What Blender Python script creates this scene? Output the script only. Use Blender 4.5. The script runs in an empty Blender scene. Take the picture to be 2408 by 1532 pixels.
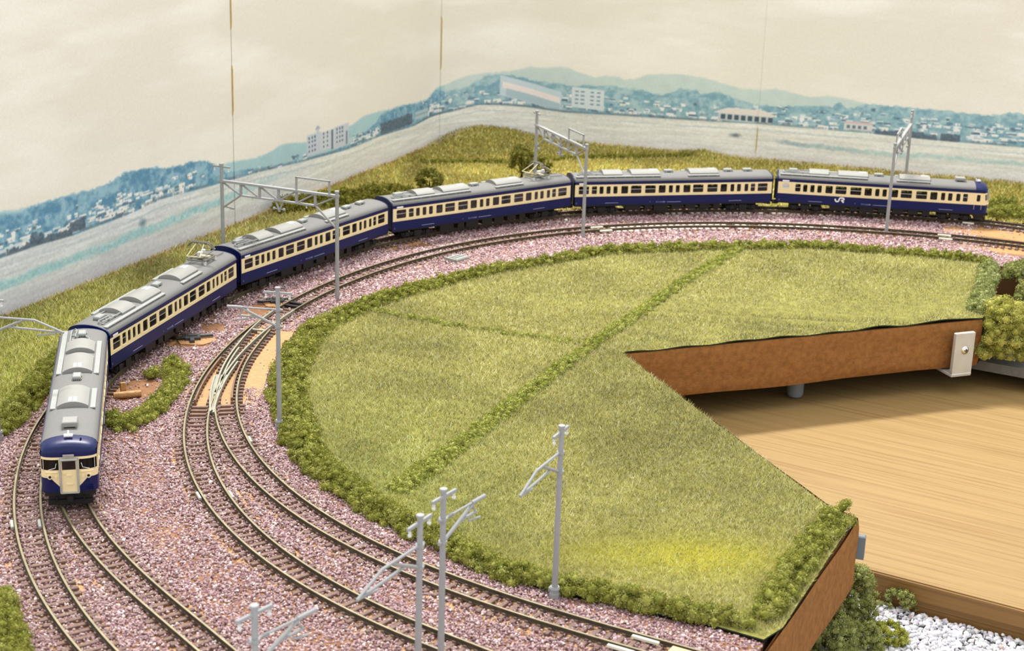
import bpy, math, random
import numpy as np
from mathutils import Matrix, Vector
PI = math.pi
SC = bpy.context.scene
COL = SC.collection
S = 0.001                      # everything below is written in millimetres
rng = np.random.default_rng(11)
random.seed(7)

# ------------------------------------------------------------------ camera
PITCH, ROLL, CAM_H, FPX = 0.30897021, -0.03249504, 237.682, 3798.2626
cd = bpy.data.cameras.new('camera')
cam = bpy.data.objects.new('camera', cd); COL.objects.link(cam); SC.camera = cam
cd.sensor_fit = 'HORIZONTAL'; cd.sensor_width = 36.0; cd.lens = FPX / 2408 * 36.0
cd.clip_start = 0.02; cd.clip_end = 30
cp, sp, cr, sr = math.cos(PITCH), math.sin(PITCH), math.cos(ROLL), math.sin(ROLL)
r0, u0, f0 = Vector((1, 0, 0)), Vector((0, sp, cp)), Vector((0, cp, -sp))
rx, ux = r0 * cr - u0 * sr, r0 * sr + u0 * cr
cam.matrix_world = Matrix(((rx.x, ux.x, -f0.x, 0), (rx.y, ux.y, -f0.y, 0), (rx.z, ux.z, -f0.z, CAM_H * S), (0, 0, 0, 1)))
cd.dof.use_dof = True; cd.dof.focus_distance = 0.66; cd.dof.aperture_fstop = 40

# ------------------------------------------------------------------ light and exposure
w = bpy.data.worlds.new('room'); SC.world = w; w.use_nodes = True
w.node_tree.nodes['Background'].inputs[0].default_value = (.985, 1.0, 1.02, 1)
w.node_tree.nodes['Background'].inputs[1].default_value = 0.68
def lamp(name, loc, target, sx, sy, watts, col=(1, .975, .93)):
    ld = bpy.data.lights.new(name, 'AREA'); ld.shape = 'RECTANGLE'; ld.size = sx; ld.size_y = sy
    ld.energy = watts; ld.color = col
    o = bpy.data.objects.new(name, ld); COL.objects.link(o); o.location = loc
    d = Vector(target) - Vector(loc); o.rotation_euler = d.to_track_quat('-Z', 'Y').to_euler()
    return o
lamp('ceiling_lamp', (-0.22, 1.62, 1.50), (0.05, 0.72, 0), 0.9, 0.14, 31)
lamp('ceiling_lamp', (0.55, 0.45, 1.55), (0.05, 0.75, 0), 1.3, 0.16, 2)
lamp('ceiling_lamp', (-0.55, 0.35, 1.60), (-0.05, 0.85, 0), 1.3, 0.16, 2)
SC.view_settings.view_transform = 'Standard'; SC.view_settings.look = 'None'
SC.view_settings.gamma = 1; SC.view_settings.use_curve_mapping = False; SC.view_settings.exposure = 0.82
SC.cycles.max_bounces = 6; SC.cycles.diffuse_bounces = 3; SC.cycles.glossy_bounces = 3
SC.cycles.transparent_max_bounces = 12; SC.cycles.transmission_bounces = 4
SC.cycles.caustics_reflective = False; SC.cycles.caustics_refractive = False

# ------------------------------------------------------------------ materials
def lin(c):
    return tuple(((v / 255) / 12.92 if v / 255 <= .04045 else ((v / 255 + .055) / 1.055) ** 2.4) for v in c)
MATS = {}
def mat(name, rgb, rough=.6, metal=0., spec=.4, var=0., scale=300., bump=0., bscale=900., coat=0.):
    m = bpy.data.materials.new(name); m.use_nodes = True; MATS[name] = m
    nt = m.node_tree; p = nt.nodes['Principled BSDF']; c = lin(rgb)
    p.inputs['Base Color'].default_value = (*c, 1); p.inputs['Roughness'].default_value = rough
    p.inputs['Metallic'].default_value = metal; p.inputs['Specular IOR Level'].default_value = spec
    p.inputs['Coat Weight'].default_value = coat
    tc = nt.nodes.new('ShaderNodeTexCoord')
    if var > 0:
        n = nt.nodes.new('ShaderNodeTexNoise'); n.inputs['Scale'].default_value = scale; n.inputs['Detail'].default_value = 5
        nt.links.new(tc.outputs['Object'], n.inputs['Vector'])
        r = nt.nodes.new('ShaderNodeValToRGB'); r.color_ramp.elements[0].position = .3; r.color_ramp.elements[1].position = .7
        r.color_ramp.elements[0].color = (*[v * (1 - var) for v in c], 1)
        r.color_ramp.elements[1].color = (*[min(1, v * (1 + var)) for v in c], 1)
        nt.links.new(n.outputs['Fac'], r.inputs['Fac']); nt.links.new(r.outputs['Color'], p.inputs['Base Color'])
    if bump > 0:
        n2 = nt.nodes.new('ShaderNodeTexNoise'); n2.inputs['Scale'].default_value = bscale; n2.inputs['Detail'].default_value = 4
        nt.links.new(tc.outputs['Object'], n2.inputs['Vector'])
        b = nt.nodes.new('ShaderNodeBump'); b.inputs['Strength'].default_value = bump; b.inputs['Distance'].default_value = .0005
        nt.links.new(n2.outputs['Fac'], b.inputs['Height']); nt.links.new(b.outputs['Normal'], p.inputs['Normal'])
    return m
def attr_mat(name, rough=.8, spec=.25, trans=0.):
    m = bpy.data.materials.new(name); m.use_nodes = True; MATS[name] = m
    nt = m.node_tree; p = nt.nodes['Principled BSDF']
    a = nt.nodes.new('ShaderNodeAttribute'); a.attribute_name = 'Col'
    nt.links.new(a.outputs['Color'], p.inputs['Base Color'])
    p.inputs['Roughness'].default_value = rough; p.inputs['Specular IOR Level'].default_value = spec
    if trans > 0:
        t = nt.nodes.new('ShaderNodeBsdfTranslucent'); nt.links.new(a.outputs['Color'], t.inputs['Color'])
        mx = nt.nodes.new('ShaderNodeMixShader'); mx.inputs[0].default_value = trans
        nt.links.new(p.outputs[0], mx.inputs[1]); nt.links.new(t.outputs[0], mx.inputs[2])
        nt.links.new(mx.outputs[0], nt.nodes['Material Output'].inputs['Surface'])
    return m
def glass(name, tint, through=.75):
    m = bpy.data.materials.new(name); m.use_nodes = True; MATS[name] = m; nt = m.node_tree
    nt.nodes.remove(nt.nodes['Principled BSDF'])
    t = nt.nodes.new('ShaderNodeBsdfTransparent'); t.inputs[0].default_value = (*tint, 1)
    g = nt.nodes.new('ShaderNodeBsdfGlossy'); g.inputs['Roughness'].default_value = .08; g.inputs[0].default_value = (.8, .8, .8, 1)
    f = nt.nodes.new('ShaderNodeFresnel'); f.inputs[0].default_value = 1.45
    mx = nt.nodes.new('ShaderNodeMixShader'); nt.links.new(f.outputs[0], mx.inputs[0])
    nt.links.new(t.outputs[0], mx.inputs[1]); nt.links.new(g.outputs[0], mx.inputs[2])
    nt.links.new(mx.outputs[0], nt.nodes['Material Output'].inputs['Surface'])
mat('blue', (2, 19, 76), .36, spec=.35, var=.06, scale=200)
mat('cream', (238, 220, 170), .45, var=.02, scale=200)
mat('roof_grey', (114, 113, 110), .7, var=.05, scale=900, bump=.15, bscale=2500)
mat('light_grey', (143, 142, 137), .5, var=.03)
mat('strip_grey', (150, 153, 149), .55, var=.03)
mat('pole_grey', (152, 153, 153), .5, var=.05, scale=400)
mat('dark_grey_plastic', (60, 60, 60), .55, var=.15)
mat('black', (22, 21, 22), .5, var=.2)
mat('interior', (92, 88, 78), .8, var=.2)
mat('seat', (92, 100, 104), .8, var=.2)
mat('white', (238, 238, 240), .5, var=.02)
mat('print_white', (158, 166, 196), .5, var=.02)
mat('silver', (190, 190, 192), .35, metal=.6, var=.05)
mat('frosted', (206, 208, 206), .4, var=.05)
mat('rail_top', (134, 124, 96), .45, metal=.35, var=.2, scale=150)
mat('rail_side', (78, 66, 50), .7, var=.3, scale=300)
mat('turnout_metal', (146, 144, 128), .5, metal=.3, var=.12, scale=300)
mat('sleeper', (116, 92, 80), .75, var=.25, scale=500, bump=.3, bscale=1500)
mat('guard_brown', (120, 88, 62), .6, var=.2)
mat('tan', (178, 134, 84), .55, var=.14, scale=500, bump=1., bscale=1100)
mat('tan_plate', (214, 184, 130), .5, var=.03)
mat('brown_board', (142, 100, 58), .8, var=.2, scale=120, bump=.3)
mat('felt', (146, 100, 56), .95, spec=.1, var=.20, scale=380, bump=.6, bscale=1500)
mat('board_dark', (60, 44, 30), .9, var=.2)
mat('mat_green', (128, 124, 58), .95, var=.25, scale=200)
mat('mat_edge', (34, 46, 30), .9, var=.2)
mat('soil', (138, 98, 66), .95, var=.2, scale=300, bump=.5)
mat('dark_glass', (26, 22, 24), .12, spec=.6)
mat('glint_pale', (236, 226, 212), .3, spec=.6, var=.05)  # whitish colour for painted glare on the roadbed
mat('grey_board', (112, 110, 104), .8, var=.1)
mat('foot_grey', (120, 126, 130), .6, var=.05)
mat('aluminium', (206, 204, 196), .42, metal=.35, var=.06, scale=150, bump=.1)
mat('chrome', (225, 222, 215), .18, metal=1., var=.03)
mat('pan_dark', (120, 118, 108), .5, metal=.4, var=.1)
mat('pan_brass', (206, 198, 166), .4, metal=.2, var=.1)
mat('insulator', (214, 214, 212), .4, var=.05)
mat('gum', (200, 166, 92), .6, var=.1)
mat('joiner_ivory', (226, 224, 204), .5, var=.03)
mat('joiner_grey', (168, 168, 160), .5, var=.08)
mat('slate', (150, 152, 146), .6, var=.1, scale=300)
glass('window_glass', (.66, .70, .68)); glass('cab_glass', (.30, .28, .28))
attr_mat('stones', .75, .35); attr_mat('blades', .5, .35, .25); attr_mat('foam', .9, .1, .2)
attr_mat('white_stones', .7, .4)

# desk veneer: long straight grain along local x
def wood(name, light, dark, sx, sy):
    m = bpy.data.materials.new(name); m.use_nodes = True; MATS[name] = m; nt = m.node_tree; p = nt.nodes['Principled BSDF']
    tc = nt.nodes.new('ShaderNodeTexCoord'); mp = nt.nodes.new('ShaderNodeMapping'); mp.inputs['Scale'].default_value = (sx, sy, sy)
    nt.links.new(tc.outputs['Object'], mp.inputs['Vector'])
    n = nt.nodes.new('ShaderNodeTexNoise'); n.inputs['Scale'].default_value = 1; n.inputs['Detail'].default_value = 6; n.inputs['Roughness'].default_value = .62
    nt.links.new(mp.outputs[0], n.inputs['Vector'])
    r = nt.nodes.new('ShaderNodeValToRGB'); e = r.color_ramp.elements
    e[0].position = .34; e[0].color = (*lin(dark), 1); e[1].position = .5; e[1].color = (*lin(light), 1)
    q = r.color_ramp.elements.new(.72); q.color = (*lin([min(255, v * 1.05) for v in light]), 1)
    nt.links.new(n.outputs['Fac'], r.inputs['Fac']); nt.links.new(r.outputs[0], p.inputs['Base Color'])
    p.inputs['Roughness'].default_value = .5; p.inputs['Specular IOR Level'].default_value = .3
wood('desk_wood', (154, 126, 80), (139, 109, 64), 11, 520)
wood('desk_edge', (140, 104, 58), (100, 70, 34), 3, 620)

# ------------------------------------------------------------------ mesh helpers (mm)
def mesh_np(name, v, f, col=None):
    v = np.asarray(v, np.float64) * S; f = np.asarray(f, np.int32); k = f.shape[1]
    me = bpy.data.meshes.new(name)
    me.vertices.add(len(v)); me.vertices.foreach_set('co', v.astype(np.float32).ravel())
    me.loops.add(f.size); me.loops.foreach_set('vertex_index', f.ravel())
    me.polygons.add(len(f)); me.polygons.foreach_set('loop_start', np.arange(0, f.size, k, dtype=np.int32))
    me.update(calc_edges=True)
    if col is not None:
        a = me.color_attributes.new('Col', 'FLOAT_COLOR', 'POINT')
        c = np.ones((len(v), 4), np.float32); c[:, :3] = col; a.data.foreach_set('color', c.ravel())
    return me
class G:
    """collects polygons (mm) for one mesh"""
    def __init__(s): s.v = []; s.f = []; s.m = []
    def add(s, vs, fs, m=0):
        b = len(s.v); s.v += [tuple(p) for p in vs]; s.f += [tuple(i + b for i in f) for f in fs]; s.m += [m] * len(fs)
    def box(s, x0, x1, y0, y1, z0, z1, m=0):
        s.add([(x0, y0, z0), (x1, y0, z0), (x1, y1, z0), (x0, y1, z0), (x0, y0, z1), (x1, y0, z1), (x1, y1, z1), (x0, y1, z1)],
              [(3, 2, 1, 0), (4, 5, 6, 7), (0, 1, 5, 4), (1, 2, 6, 5), (2, 3, 7, 6), (3, 0, 4, 7)], m)
    def bbox(s, x0, x1, y0, y1, z0, z1, b=.3, m=0):
        """box with its top edges chamfered"""
        P = [(x0, y0), (x1, y0), (x1, y1), (x0, y1)]; Q = [(x0 + b, y0 + b), (x1 - b, y0 + b), (x1 - b, y1 - b), (x0 + b, y1 - b)]
        vs = [(*p, z0) for p in P] + [(*p, z1 - b) for p in P] + [(*p, z1) for p in Q]
        fs = [(3, 2, 1, 0), (8, 9, 10, 11)]
        for i in range(4):
            j = (i + 1) % 4; fs += [(i, j, 4 + j, 4 + i), (4 + i, 4 + j, 8 + j, 8 + i)]
        s.add(vs, fs, m)
    def prism(s, poly, z0, z1, m=0):
        n = len(poly)
        s.add([(x, y, z0) for x, y in poly] + [(x, y, z1) for x, y in poly],
              [tuple(range(n - 1, -1, -1)), tuple(range(n, 2 * n))] + [(i, (i + 1) % n, n + (i + 1) % n, n + i) for i in range(n)], m)
    def tube(s, pts, r, n=8, m=0, cap=True):
        P = [Vector(p) for p in pts]; R = r if isinstance(r, (list, tuple)) else [r] * len(P); vs = []
        for i, p in enumerate(P):
            d = (P[min(i + 1, len(P) - 1)] - P[max(i - 1, 0)]).normalized()
            a = Vector((0, 0, 1)) if abs(d.z) < .9 else Vector((1, 0, 0))
            e1 = d.cross(a).normalized(); e2 = d.cross(e1)
            vs += [tuple(p + (e1 * math.cos(2 * PI * k / n) + e2 * math.sin(2 * PI * k / n)) * R[i]) for k in range(n)]
        fs = [(i * n + k, i * n + (k + 1) % n, (i + 1) * n + (k + 1) % n, (i + 1) * n + k) for i in range(len(P) - 1) for k in range(n)]
        if cap: fs += [tuple(range(n - 1, -1, -1)), tuple(range((len(P) - 1) * n, len(P) * n))]
        s.add(vs, fs, m)
    def cyl(s, x, y, z0, z1, r, n=14, m=0, r1=None): s.tube([(x, y, z0), (x, y, z1)], [r, r if r1 is None else r1], n, m)
    def sphere(s, x, y, z, r, n=10, k=6, m=0, sz=1.):
        vs = []; fs = []
        for j in range(k + 1):
            t = PI * j / k
            for i in range(n):
                p = 2 * PI * i / n; vs.append((x + r * math.sin(t) * math.cos(p), y + r * math.sin(t) * math.sin(p), z + sz * r * math.cos(t)))
        for j in range(k):
            for i in range(n): fs.append((j * n + i, (j + 1) * n + i, (j + 1) * n + (i + 1) % n, j * n + (i + 1) % n))
        s.add(vs, fs, m)
    def sweep(s, pts, prof, m=0, mtop=None, closed_prof=True):
        """extrude profile (offset, z) along 2-d path pts"""
        P = np.asarray(pts, float); d = np.gradient(P, axis=0); d /= np.linalg.norm(d, axis=1)[:, None]
        nrm = np.c_[-d[:, 1], d[:, 0]]; n = len(prof); vs = []
        for p, q in zip(P, nrm): vs += [(p[0] + q[0] * a, p[1] + q[1] * a, z) for a, z in prof]
        b = len(s.v); s.v += vs
        for i in range(len(P) - 1):
            for k in range(n if closed_prof else n - 1):
                k2 = (k + 1) % n
                s.f.append((b + i * n + k, b + i * n + k2, b + (i + 1) * n + k2, b + (i + 1) * n + k))
                top = mtop is not None and abs(prof[k][1]) < .06 and abs(prof[k2][1]) < .06
                s.m.append(mtop if top else m)
        if closed_prof:
            s.f += [tuple(b + k for k in range(n)), tuple(b + (len(P) - 1) * n + k for k in range(n - 1, -1, -1))]; s.m += [m, m]
    def mesh(s, name, mats):
        me = bpy.data.meshes.new(name); me.from_pydata([(x * S, y * S, z * S) for x, y, z in s.v], [], s.f)
        for m in (mats if isinstance(mats, (list, tuple)) else [mats]): me.materials.append(MATS[m])
        if isinstance(mats, (list, tuple)): me.polygons.foreach_set('material_index', np.array(s.m, np.int32))
        me.validate(); me.update(); return me
def link(name, me, parent=None, loc=(0, 0, 0), rz=0.):
    o = bpy.data.objects.new(name, me); COL.objects.link(o); o.parent = parent
    o.location = [c * S for c in loc]; o.rotation_euler = (0, 0, rz); return o
def build(name, g, mats, parent=None, loc=(0, 0, 0), rz=0., smooth=False):
    me = g.mesh(name, mats)
    if smooth:
        me.polygons.foreach_set('use_smooth', [True] * len(me.polygons)); me.set_sharp_from_angle(angle=math.radians(40))
    return link(name, me, parent, loc, rz)
def tag(o, label=None, cat=None, group=None, kind=None):
    for k, v in (('label', label), ('category', cat), ('group', group), ('kind', kind)):
        if v: o[k] = v
    return o
def thing(name, label, cat, loc=(0, 0, 0), rz=0., group=None):
    return tag(link(name, None, None, loc, rz), label, cat, group)
def copy_tree(o, parent=None):
    kids = [c for c in KIDS.get(o, [])]
    c = o.copy(); COL.objects.link(c); c.parent = parent
    for ch in kids: copy_tree(ch, c)
    return c
KIDS = {}
def index_kids():
    KIDS.clear()
    for o in bpy.data.objects:
        if o.parent: KIDS.setdefault(o.parent, []).append(o)
def lump_noise(n, seed, size, x, y):
    """smooth 2-d value noise at points x,y (mm)"""
    r = np.random.default_rng(seed).random((64, 64)); fx, fy = x / size + 1000.3, y / size + 1000.7
    ix, iy = np.floor(fx).astype(int), np.floor(fy).astype(int); tx, ty = fx - ix, fy - iy
    tx, ty = tx * tx * (3 - 2 * tx), ty * ty * (3 - 2 * ty); g = lambda a, b: r[a % 64, b % 64]
    return (g(ix, iy) * (1 - tx) + g(ix + 1, iy) * tx) * (1 - ty) + (g(ix, iy + 1) * (1 - tx) + g(ix + 1, iy + 1) * tx) * ty
def inside(poly, x, y):
    p = np.asarray(poly, float); r = np.zeros(len(x), bool); j = len(p) - 1
    for i in range(len(p)):
        xi, yi, xj, yj = *p[i], *p[j]
        if yi != yj:
            r ^= ((yi > y) != (yj > y)) & (x < (xj - xi) * (y - yi) / (yj - yi) + xi)
        j = i
    return r
def dist_path(path, x, y):
    """distance of points to a polyline"""
    P = np.asarray(path, float); best = np.full(len(x), 1e9)
    for a, b in zip(P[:-1], P[1:]):
        d = b - a; L = d @ d + 1e-9; t = np.clip(((x - a[0]) * d[0] + (y - a[1]) * d[1]) / L, 0, 1)
        best = np.minimum(best, np.hypot(x - a[0] - t * d[0], y - a[1] - t * d[1]))
    return best
def resample(path, step):
    P = np.asarray(path, float); L = np.r_[0, np.cumsum(np.linalg.norm(np.diff(P, axis=0), axis=1))]
    s = np.arange(0, L[-1], step); return np.c_[[np.interp(s, L, P[:, k]) for k in range(P.shape[1])]].T
def smooth_path(path, step, it=2):
    P = np.asarray(path, float)
    for _ in range(it):
        Q = [P[0]]
        for a, b in zip(P[:-1], P[1:]): Q += [a * .75 + b * .25, a * .25 + b * .75]
        P = np.array(Q + [P[-1]])
    return resample(P, step)

# ------------------------------------------------------------------ plan curves (mm, rail heads at z = 0)
OX, OY = 150., 670.
CO_OUT = [1.9809, 4.6225, -8.3187, -20.075, 9.9168, 30.9107, -4.6692, 281.441]
CO_IN = [-0.131, 2.9538, 2.565, -11.326, -5.3061, 11.749, -11.9623, 270.5023]
CO_T = [8.4332, 20.9982, -12.4552, -54.6322, -4.5729, 53.3104, 11.0862, 315.1398]
D2 = math.radians
def r_out(t): return np.polyval(CO_OUT, t - .9 * PI)
def r_train(t): return np.polyval(CO_T, t - .9 * PI)
def r_in(t):
    k = np.clip((t - D2(158)) / D2(16), 0, 1); k = k * k * (3 - 2 * k)
    return (r_out(t) - 9.2) * (1 - k) + np.polyval(CO_IN, t - .9 * PI) * k
def polar(fun, a, b, off=0., ext0=0., ext1=0., step=1.):
    t = np.linspace(D2(a), D2(b), 900); r = fun(t) + off
    P = np.c_[OX + r * np.cos(t), OY + r * np.sin(t)]
    if ext0: d = P[0] - P[8]; d /= np.linalg.norm(d); P = np.vstack([P[0] + d * ext0, P])
    if ext1: d = P[-1] - P[-9]; d /= np.linalg.norm(d); P = np.vstack([P, P[-1] + d * ext1])
    return resample(P, step)
PATH_T = polar(r_train, 60, 226, 0, 190, 90)
PATH_C = polar(r_out, 60.5, 235, -4.6, 190, 70)
PATH_D = polar(r_in, 168, 244, 4.6, 0, 45)
tA = np.linspace(D2(171), D2(222), 300)
PATH_A = np.c_[158.6 + 342.3 * np.cos(tA), 621.8 + 342.3 * np.sin(tA)]

# ------------------------------------------------------------------ backdrop: printed paper sheets on the wall of the layout
cA = np.array([-300., 612.3]); cK = np.array([-43.4, 1245.]); cB = np.array([560., 1061.6])
d1 = (cA - cK) / np.linalg.norm(cA - cK); d2 = (cB - cK) / np.linalg.norm(cB - cK)
half = math.acos(d1 @ d2) / 2; bis = (d1 + d2) / np.linalg.norm(d1 + d2); RC = 70.
ctr = cK + bis * RC / math.sin(half); q1, q2 = cK + d1 * RC / math.tan(half), cK + d2 * RC / math.tan(half)
a1, a2 = math.atan2(q1[1] - ctr[1], q1[0] - ctr[0]), math.atan2(q2[1] - ctr[1], q2[0] - ctr[0])
WALL = np.array([cA + (q1 - cA) * t for t in np.linspace(0, 1, 40)][:-1] + [ctr + RC * np.array([math.cos(t), math.sin(t)]) for t in np.linspace(a1, a2, 40)]
                + [q2 + (cB - q2) * t for t in np.linspace(0, 1, 40)][1:])
WU = np.r_[0, np.cumsum(np.linalg.norm(np.diff(WALL, axis=0), axis=1))]
def wall_xy(u): return np.array([np.interp(u, WU, WALL[:, 0]), np.interp(u, WU, WALL[:, 1])])

def backdrop_image():
    PX, Z0, Z1 = 3, -10, 240
    W, H = int(1289 * PX), (Z1 - Z0) * PX
    u = (np.arange(W) + .5) / PX; z = Z0 + (np.arange(H) + .5) / PX
    U, Z = np.meshgrid(u, z)
    def noise(seed, su, sz, octv=4):
        r = np.zeros((H, W)); amp = 1; tot = 0
        for o in range(octv):
            n = lump_noise(0, seed + o, 1., U / su * 2 ** o, Z / sz * 2 ** o); r += amp * n; tot += amp; amp *= .55
        return r / tot
    c = lambda *v: np.array(v, float)
    im = np.empty((H, W, 3))
    cl = noise(1, 95, 22); k = np.clip((cl - .38) * 3.2, 0, 1)[..., None]
    im[:] = c(236, 230, 217) * (1 - k) + c(249, 245, 236) * k
    hz = np.clip(1 - (Z - 40) / 55, 0, 1)[..., None]; im[:] = im * (1 - hz * .6) + c(250, 243, 234) * hz * .6
    n1 = noise(20, 7, 5); n2 = noise(30, 2.6, 2.0, 3); n3 = noise(40, 1.1, .9, 2)
    def lay(mask, col): im[:] = im * (1 - mask[..., None]) + col * mask[..., None]
    def below(pts, soft=.8, nz=0.):
        p = np.array(pts, float); h = np.interp(u, p[:, 0], p[:, 1])[None, :] + (n2 - .5) * nz
        return np.clip((h - Z) / soft + .5, 0, 1)
    hill = [(0, 47), (145, 48.2), (155, 46.5), (170, 46.1), (193, 45.7), (214, 44.7), (228, 44.7), (245, 48.2), (266, 46.6), (281, 43.9), (296, 42.2), (307, 42.4), (323, 40.2), (333, 35), (351, 34.6), (376, 32.1), (396, 33.3), (404, 35.2), (415, 34.6), (438, 31.4), (460, 30.1), (500, 32.5), (515, 35.9), (538, 35.7), (551, 34.7), (568, 35), (588, 33.5), (615, 32.5), (624, 36), (630, 39.3), (643, 41), (663, 45.9), (676, 47), (697, 48.5), (713, 52.4), (721, 51.9), (735, 54), (742, 53.5), (750, 51), (762, 48), (771, 49.8), (781, 49.8), (785, 48.5), (795, 49.3), (803, 53.4), (823, 55.3), (843, 54.5), (860, 51.1), (874, 48.5), (887, 48.6), (899, 50.2), (910, 48.3), (924, 46.1), (937, 48.1), (955, 46.4), (969, 43.8), (1013, 44.3), (1038, 43.4), (1055, 43.5), (1064, 46.5), (1072, 46.2), (1289, 45)]
    trees = [(0, 47), (145, 46.5), (155, 44.5), (170, 46.1), (193, 45.7), (214, 44.7), (228, 44.7), (245, 48.2), (266, 46.6), (281, 43.9), (296, 42.2), (307, 42.4), (323, 40.2), (333, 35), (342, 29.8), (376, 26.2), (396, 23.3), (435, 20.6), (495, 19.9), (515, 24), (533, 28.3), (542, 32.8), (551, 33.8), (568, 34.2), (588, 33.5), (615, 31), (624, 35.3), (630, 38.4), (643, 35.3), (663, 36.9), (668, 40.8), (680, 45.9), (693, 45.9), (703, 44.5), (717, 42), (746, 40.3), (779, 43), (787, 42), (800, 41.4), (814, 38.4), (828, 44.7), (840, 45.2), (844, 42.3), (859, 44.5), (869, 41.2), (884, 37.7), (906, 37.8), (924, 39.8), (941, 40.7), (945, 44.6), (952, 39.9), (964, 44.3), (1013, 44.3), (1038, 43.4), (1055, 43.5), (1064, 46.5), (1072, 46.2), (1289, 45)]
    field = [(0, 25.5), (170, 25.5), (198, 24.2), (245, 25), (275, 27.1), (289, 26.6), (322, 24.9), (374, 23.2), (435, 19.5), (492, 17), (542, 17.9), (594, 16.3), (621, 18.3), (649, 19.5), (673, 22.8), (710, 21.3), (739, 19.5), (789, 20.9), (845, 22), (889, 23.4), (971, 23.3), (1015, 22.5), (1289, 23.3)]
    far = np.where(U < 640, 0., 1.)[..., None]
    lay(below(hill, 1.4, 1.2), (c(178, 212, 220) * (1 - far) + c(206, 222, 219) * far) + (n1[..., None] - .5) * 14)
    t = np.clip((n1 - .5) * 2.2 + (n2 - .5) * 1.6 + .5, 0, 1)[..., None]
    tcol = c(98, 148, 180) * (1 - t) + c(158, 196, 214) * t
    tr_ = c(130, 172, 190) * (1 - t) + c(180, 208, 214) * t
    lay(below(trees, .9, 3.2), tcol * (1 - far) + tr_ * far)
    rr = np.random.default_rng(5)
    def rect(u0, u1, z0, z1, col, slope=0.):
        i0, i1 = max(0, int(u0 * PX)), min(W, int(u1 * PX) + 1)
        for i in range(i0, i1):
            s = slope * (i / PX - (u0 + u1) / 2)
            j0, j1 = int((z0 + s - Z0) * PX), int(math.ceil((z1 + s - Z0) * PX))
            im[max(0, j0):min(H, j1), i] = col
    def roof(u0, u1, z0, z1, col, inset):
        n = max(1, int((z1 - z0) * PX))
        for q in range(n):
            a = inset * q / n; rect(u0 + a, u1 - a, z0 + (z1 - z0) * q / n, z0 + (z1 - z0) * (q + 1) / n, col)
    whites = [c(248, 248, 246), c(236, 240, 244), c(218, 230, 236), c(250, 244, 238), c(196, 218, 228)]
    darks = [c(110, 142, 162), c(130, 164, 182), c(98, 124, 146), c(152, 190, 204)]
    def town(n, ua, ub, za, zb, big=1.):
        hs = sorted([(za + (zb - za) * rr.random() ** 1.5, ua + (ub - ua) * rr.random()) for _ in range(n)], reverse=True)
        for zz, uu in hs:
            k = 1 - .55 * (zz - za) / max(1, zb - za); ww = (2.2 + 5.4 * rr.random()) * k * big; hh = (.9 + 1.5 * rr.random()) * k * big
            rect(uu, uu + ww, zz, zz + hh, (whites if rr.random() < .7 else darks)[rr.integers(4)])
            for q in range(int(ww / 1.1)):
                if rr.random() < .4: rect(uu + .3 + q * 1.1, uu + .8 + q * 1.1, zz + hh * .3, zz + hh * .7, darks[rr.integers(4)])
            roof(uu - .3, uu + ww + .3, zz + hh, zz + hh + .9 * k * big, (whites if rr.random() < .72 else darks)[rr.integers(4)], .8 * k)
            if rr.random() < .35:
                a = uu + rr.random() * 4 - 2; b = .8 + 1.4 * rr.random()
                m = np.clip(1.3 - np.hypot((U[:, max(0, int((a - 4) * PX)):int((a + 4) * PX)] - a) / b, (Z[:, max(0, int((a - 4) * PX)):int((a + 4) * PX)] - zz - .4) / (b * .7)), 0, 1)
                sl = im[:, max(0, int((a - 4) * PX)):int((a + 4) * PX)]; sl[:] = sl * (1 - m[..., None]) + darks[rr.integers(3)] * m[..., None]
    town(150, 90, 245, 25, 38); town(60, 235, 318, 26, 37); town(22, 340, 436, 20.5, 25.5, .8)
    town(40, 495, 545, 17.5, 24); town(46, 600, 690, 19.5, 33); town(110, 690, 880, 22, 34); town(250, 880, 1289, 23.5, 37); town(130, 960, 1289, 30, 41, .7)
    lav = c(208, 214, 226)                                            # apartment block on the left wall
    rect(438, 456, 22, 35.2, lav); rect(456, 474, 22, 34.2, c(214, 219, 228)); rect(474, 494, 20.5, 35, lav); rect(450, 453.5, 35, 37.6, lav); roof(449, 455, 37.6, 39.6, c(182, 190, 202), 2.5)
    for a in (440, 444, 447.5, 459, 464, 477, 481, 484.5):
        for b in (24, 27, 30, 32.6): rect(a, a + 1.5, b, b + 1.1, c(104, 120, 140))
    rect(470, 472.5, 21, 34, c(120, 134, 152)); rect(490, 492.5, 21, 30, c(140, 152, 168))
    rect(596.5, 618, 20.6, 26.2, c(186, 206, 214), .0); rect(596.5, 618, 23.2, 23.8, c(150, 176, 190))
    rect(689, 737, 25, 40, c(206, 222, 230), -.22); rect(691, 736, 31, 35.5, c(246, 236, 234), -.22); rect(694, 736, 25, 30.6, c(182, 204, 216), -.22)   # long school
    rect(745.6, 770.6, 24, 39, c(220, 230, 234), -.05)
    for a in (748, 752.5, 760, 765):
        for b in (27, 30, 33, 36): rect(a, a + 2.6, b, b + 1., c(120, 148, 166))
    rect(858, 898, 24, 30, c(206, 212, 214)); roof(855, 901, 29.6, 33.6, c(236, 228, 222), 10)
    for a in range(860, 896, 5): rect(a, a + 3.2, 25, 28.6, c(78, 98, 112))
    rect(950, 970, 24.5, 30, c(222, 224, 226)); rect(950, 970, 29.4, 31, c(224, 196, 200))
    for a in (952, 956, 960, 964): rect(a, a + 2, 26, 28.2, c(110, 130, 146))
    hg = [(541, 592, 20.4, 26.8), (147, 198, 25.2, 28.4), (972, 1016, 23.2, 26.8), (1018, 1032, 24, 28), (165, 176, 28, 31), (196, 209, 27.5, 31.5)]
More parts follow.
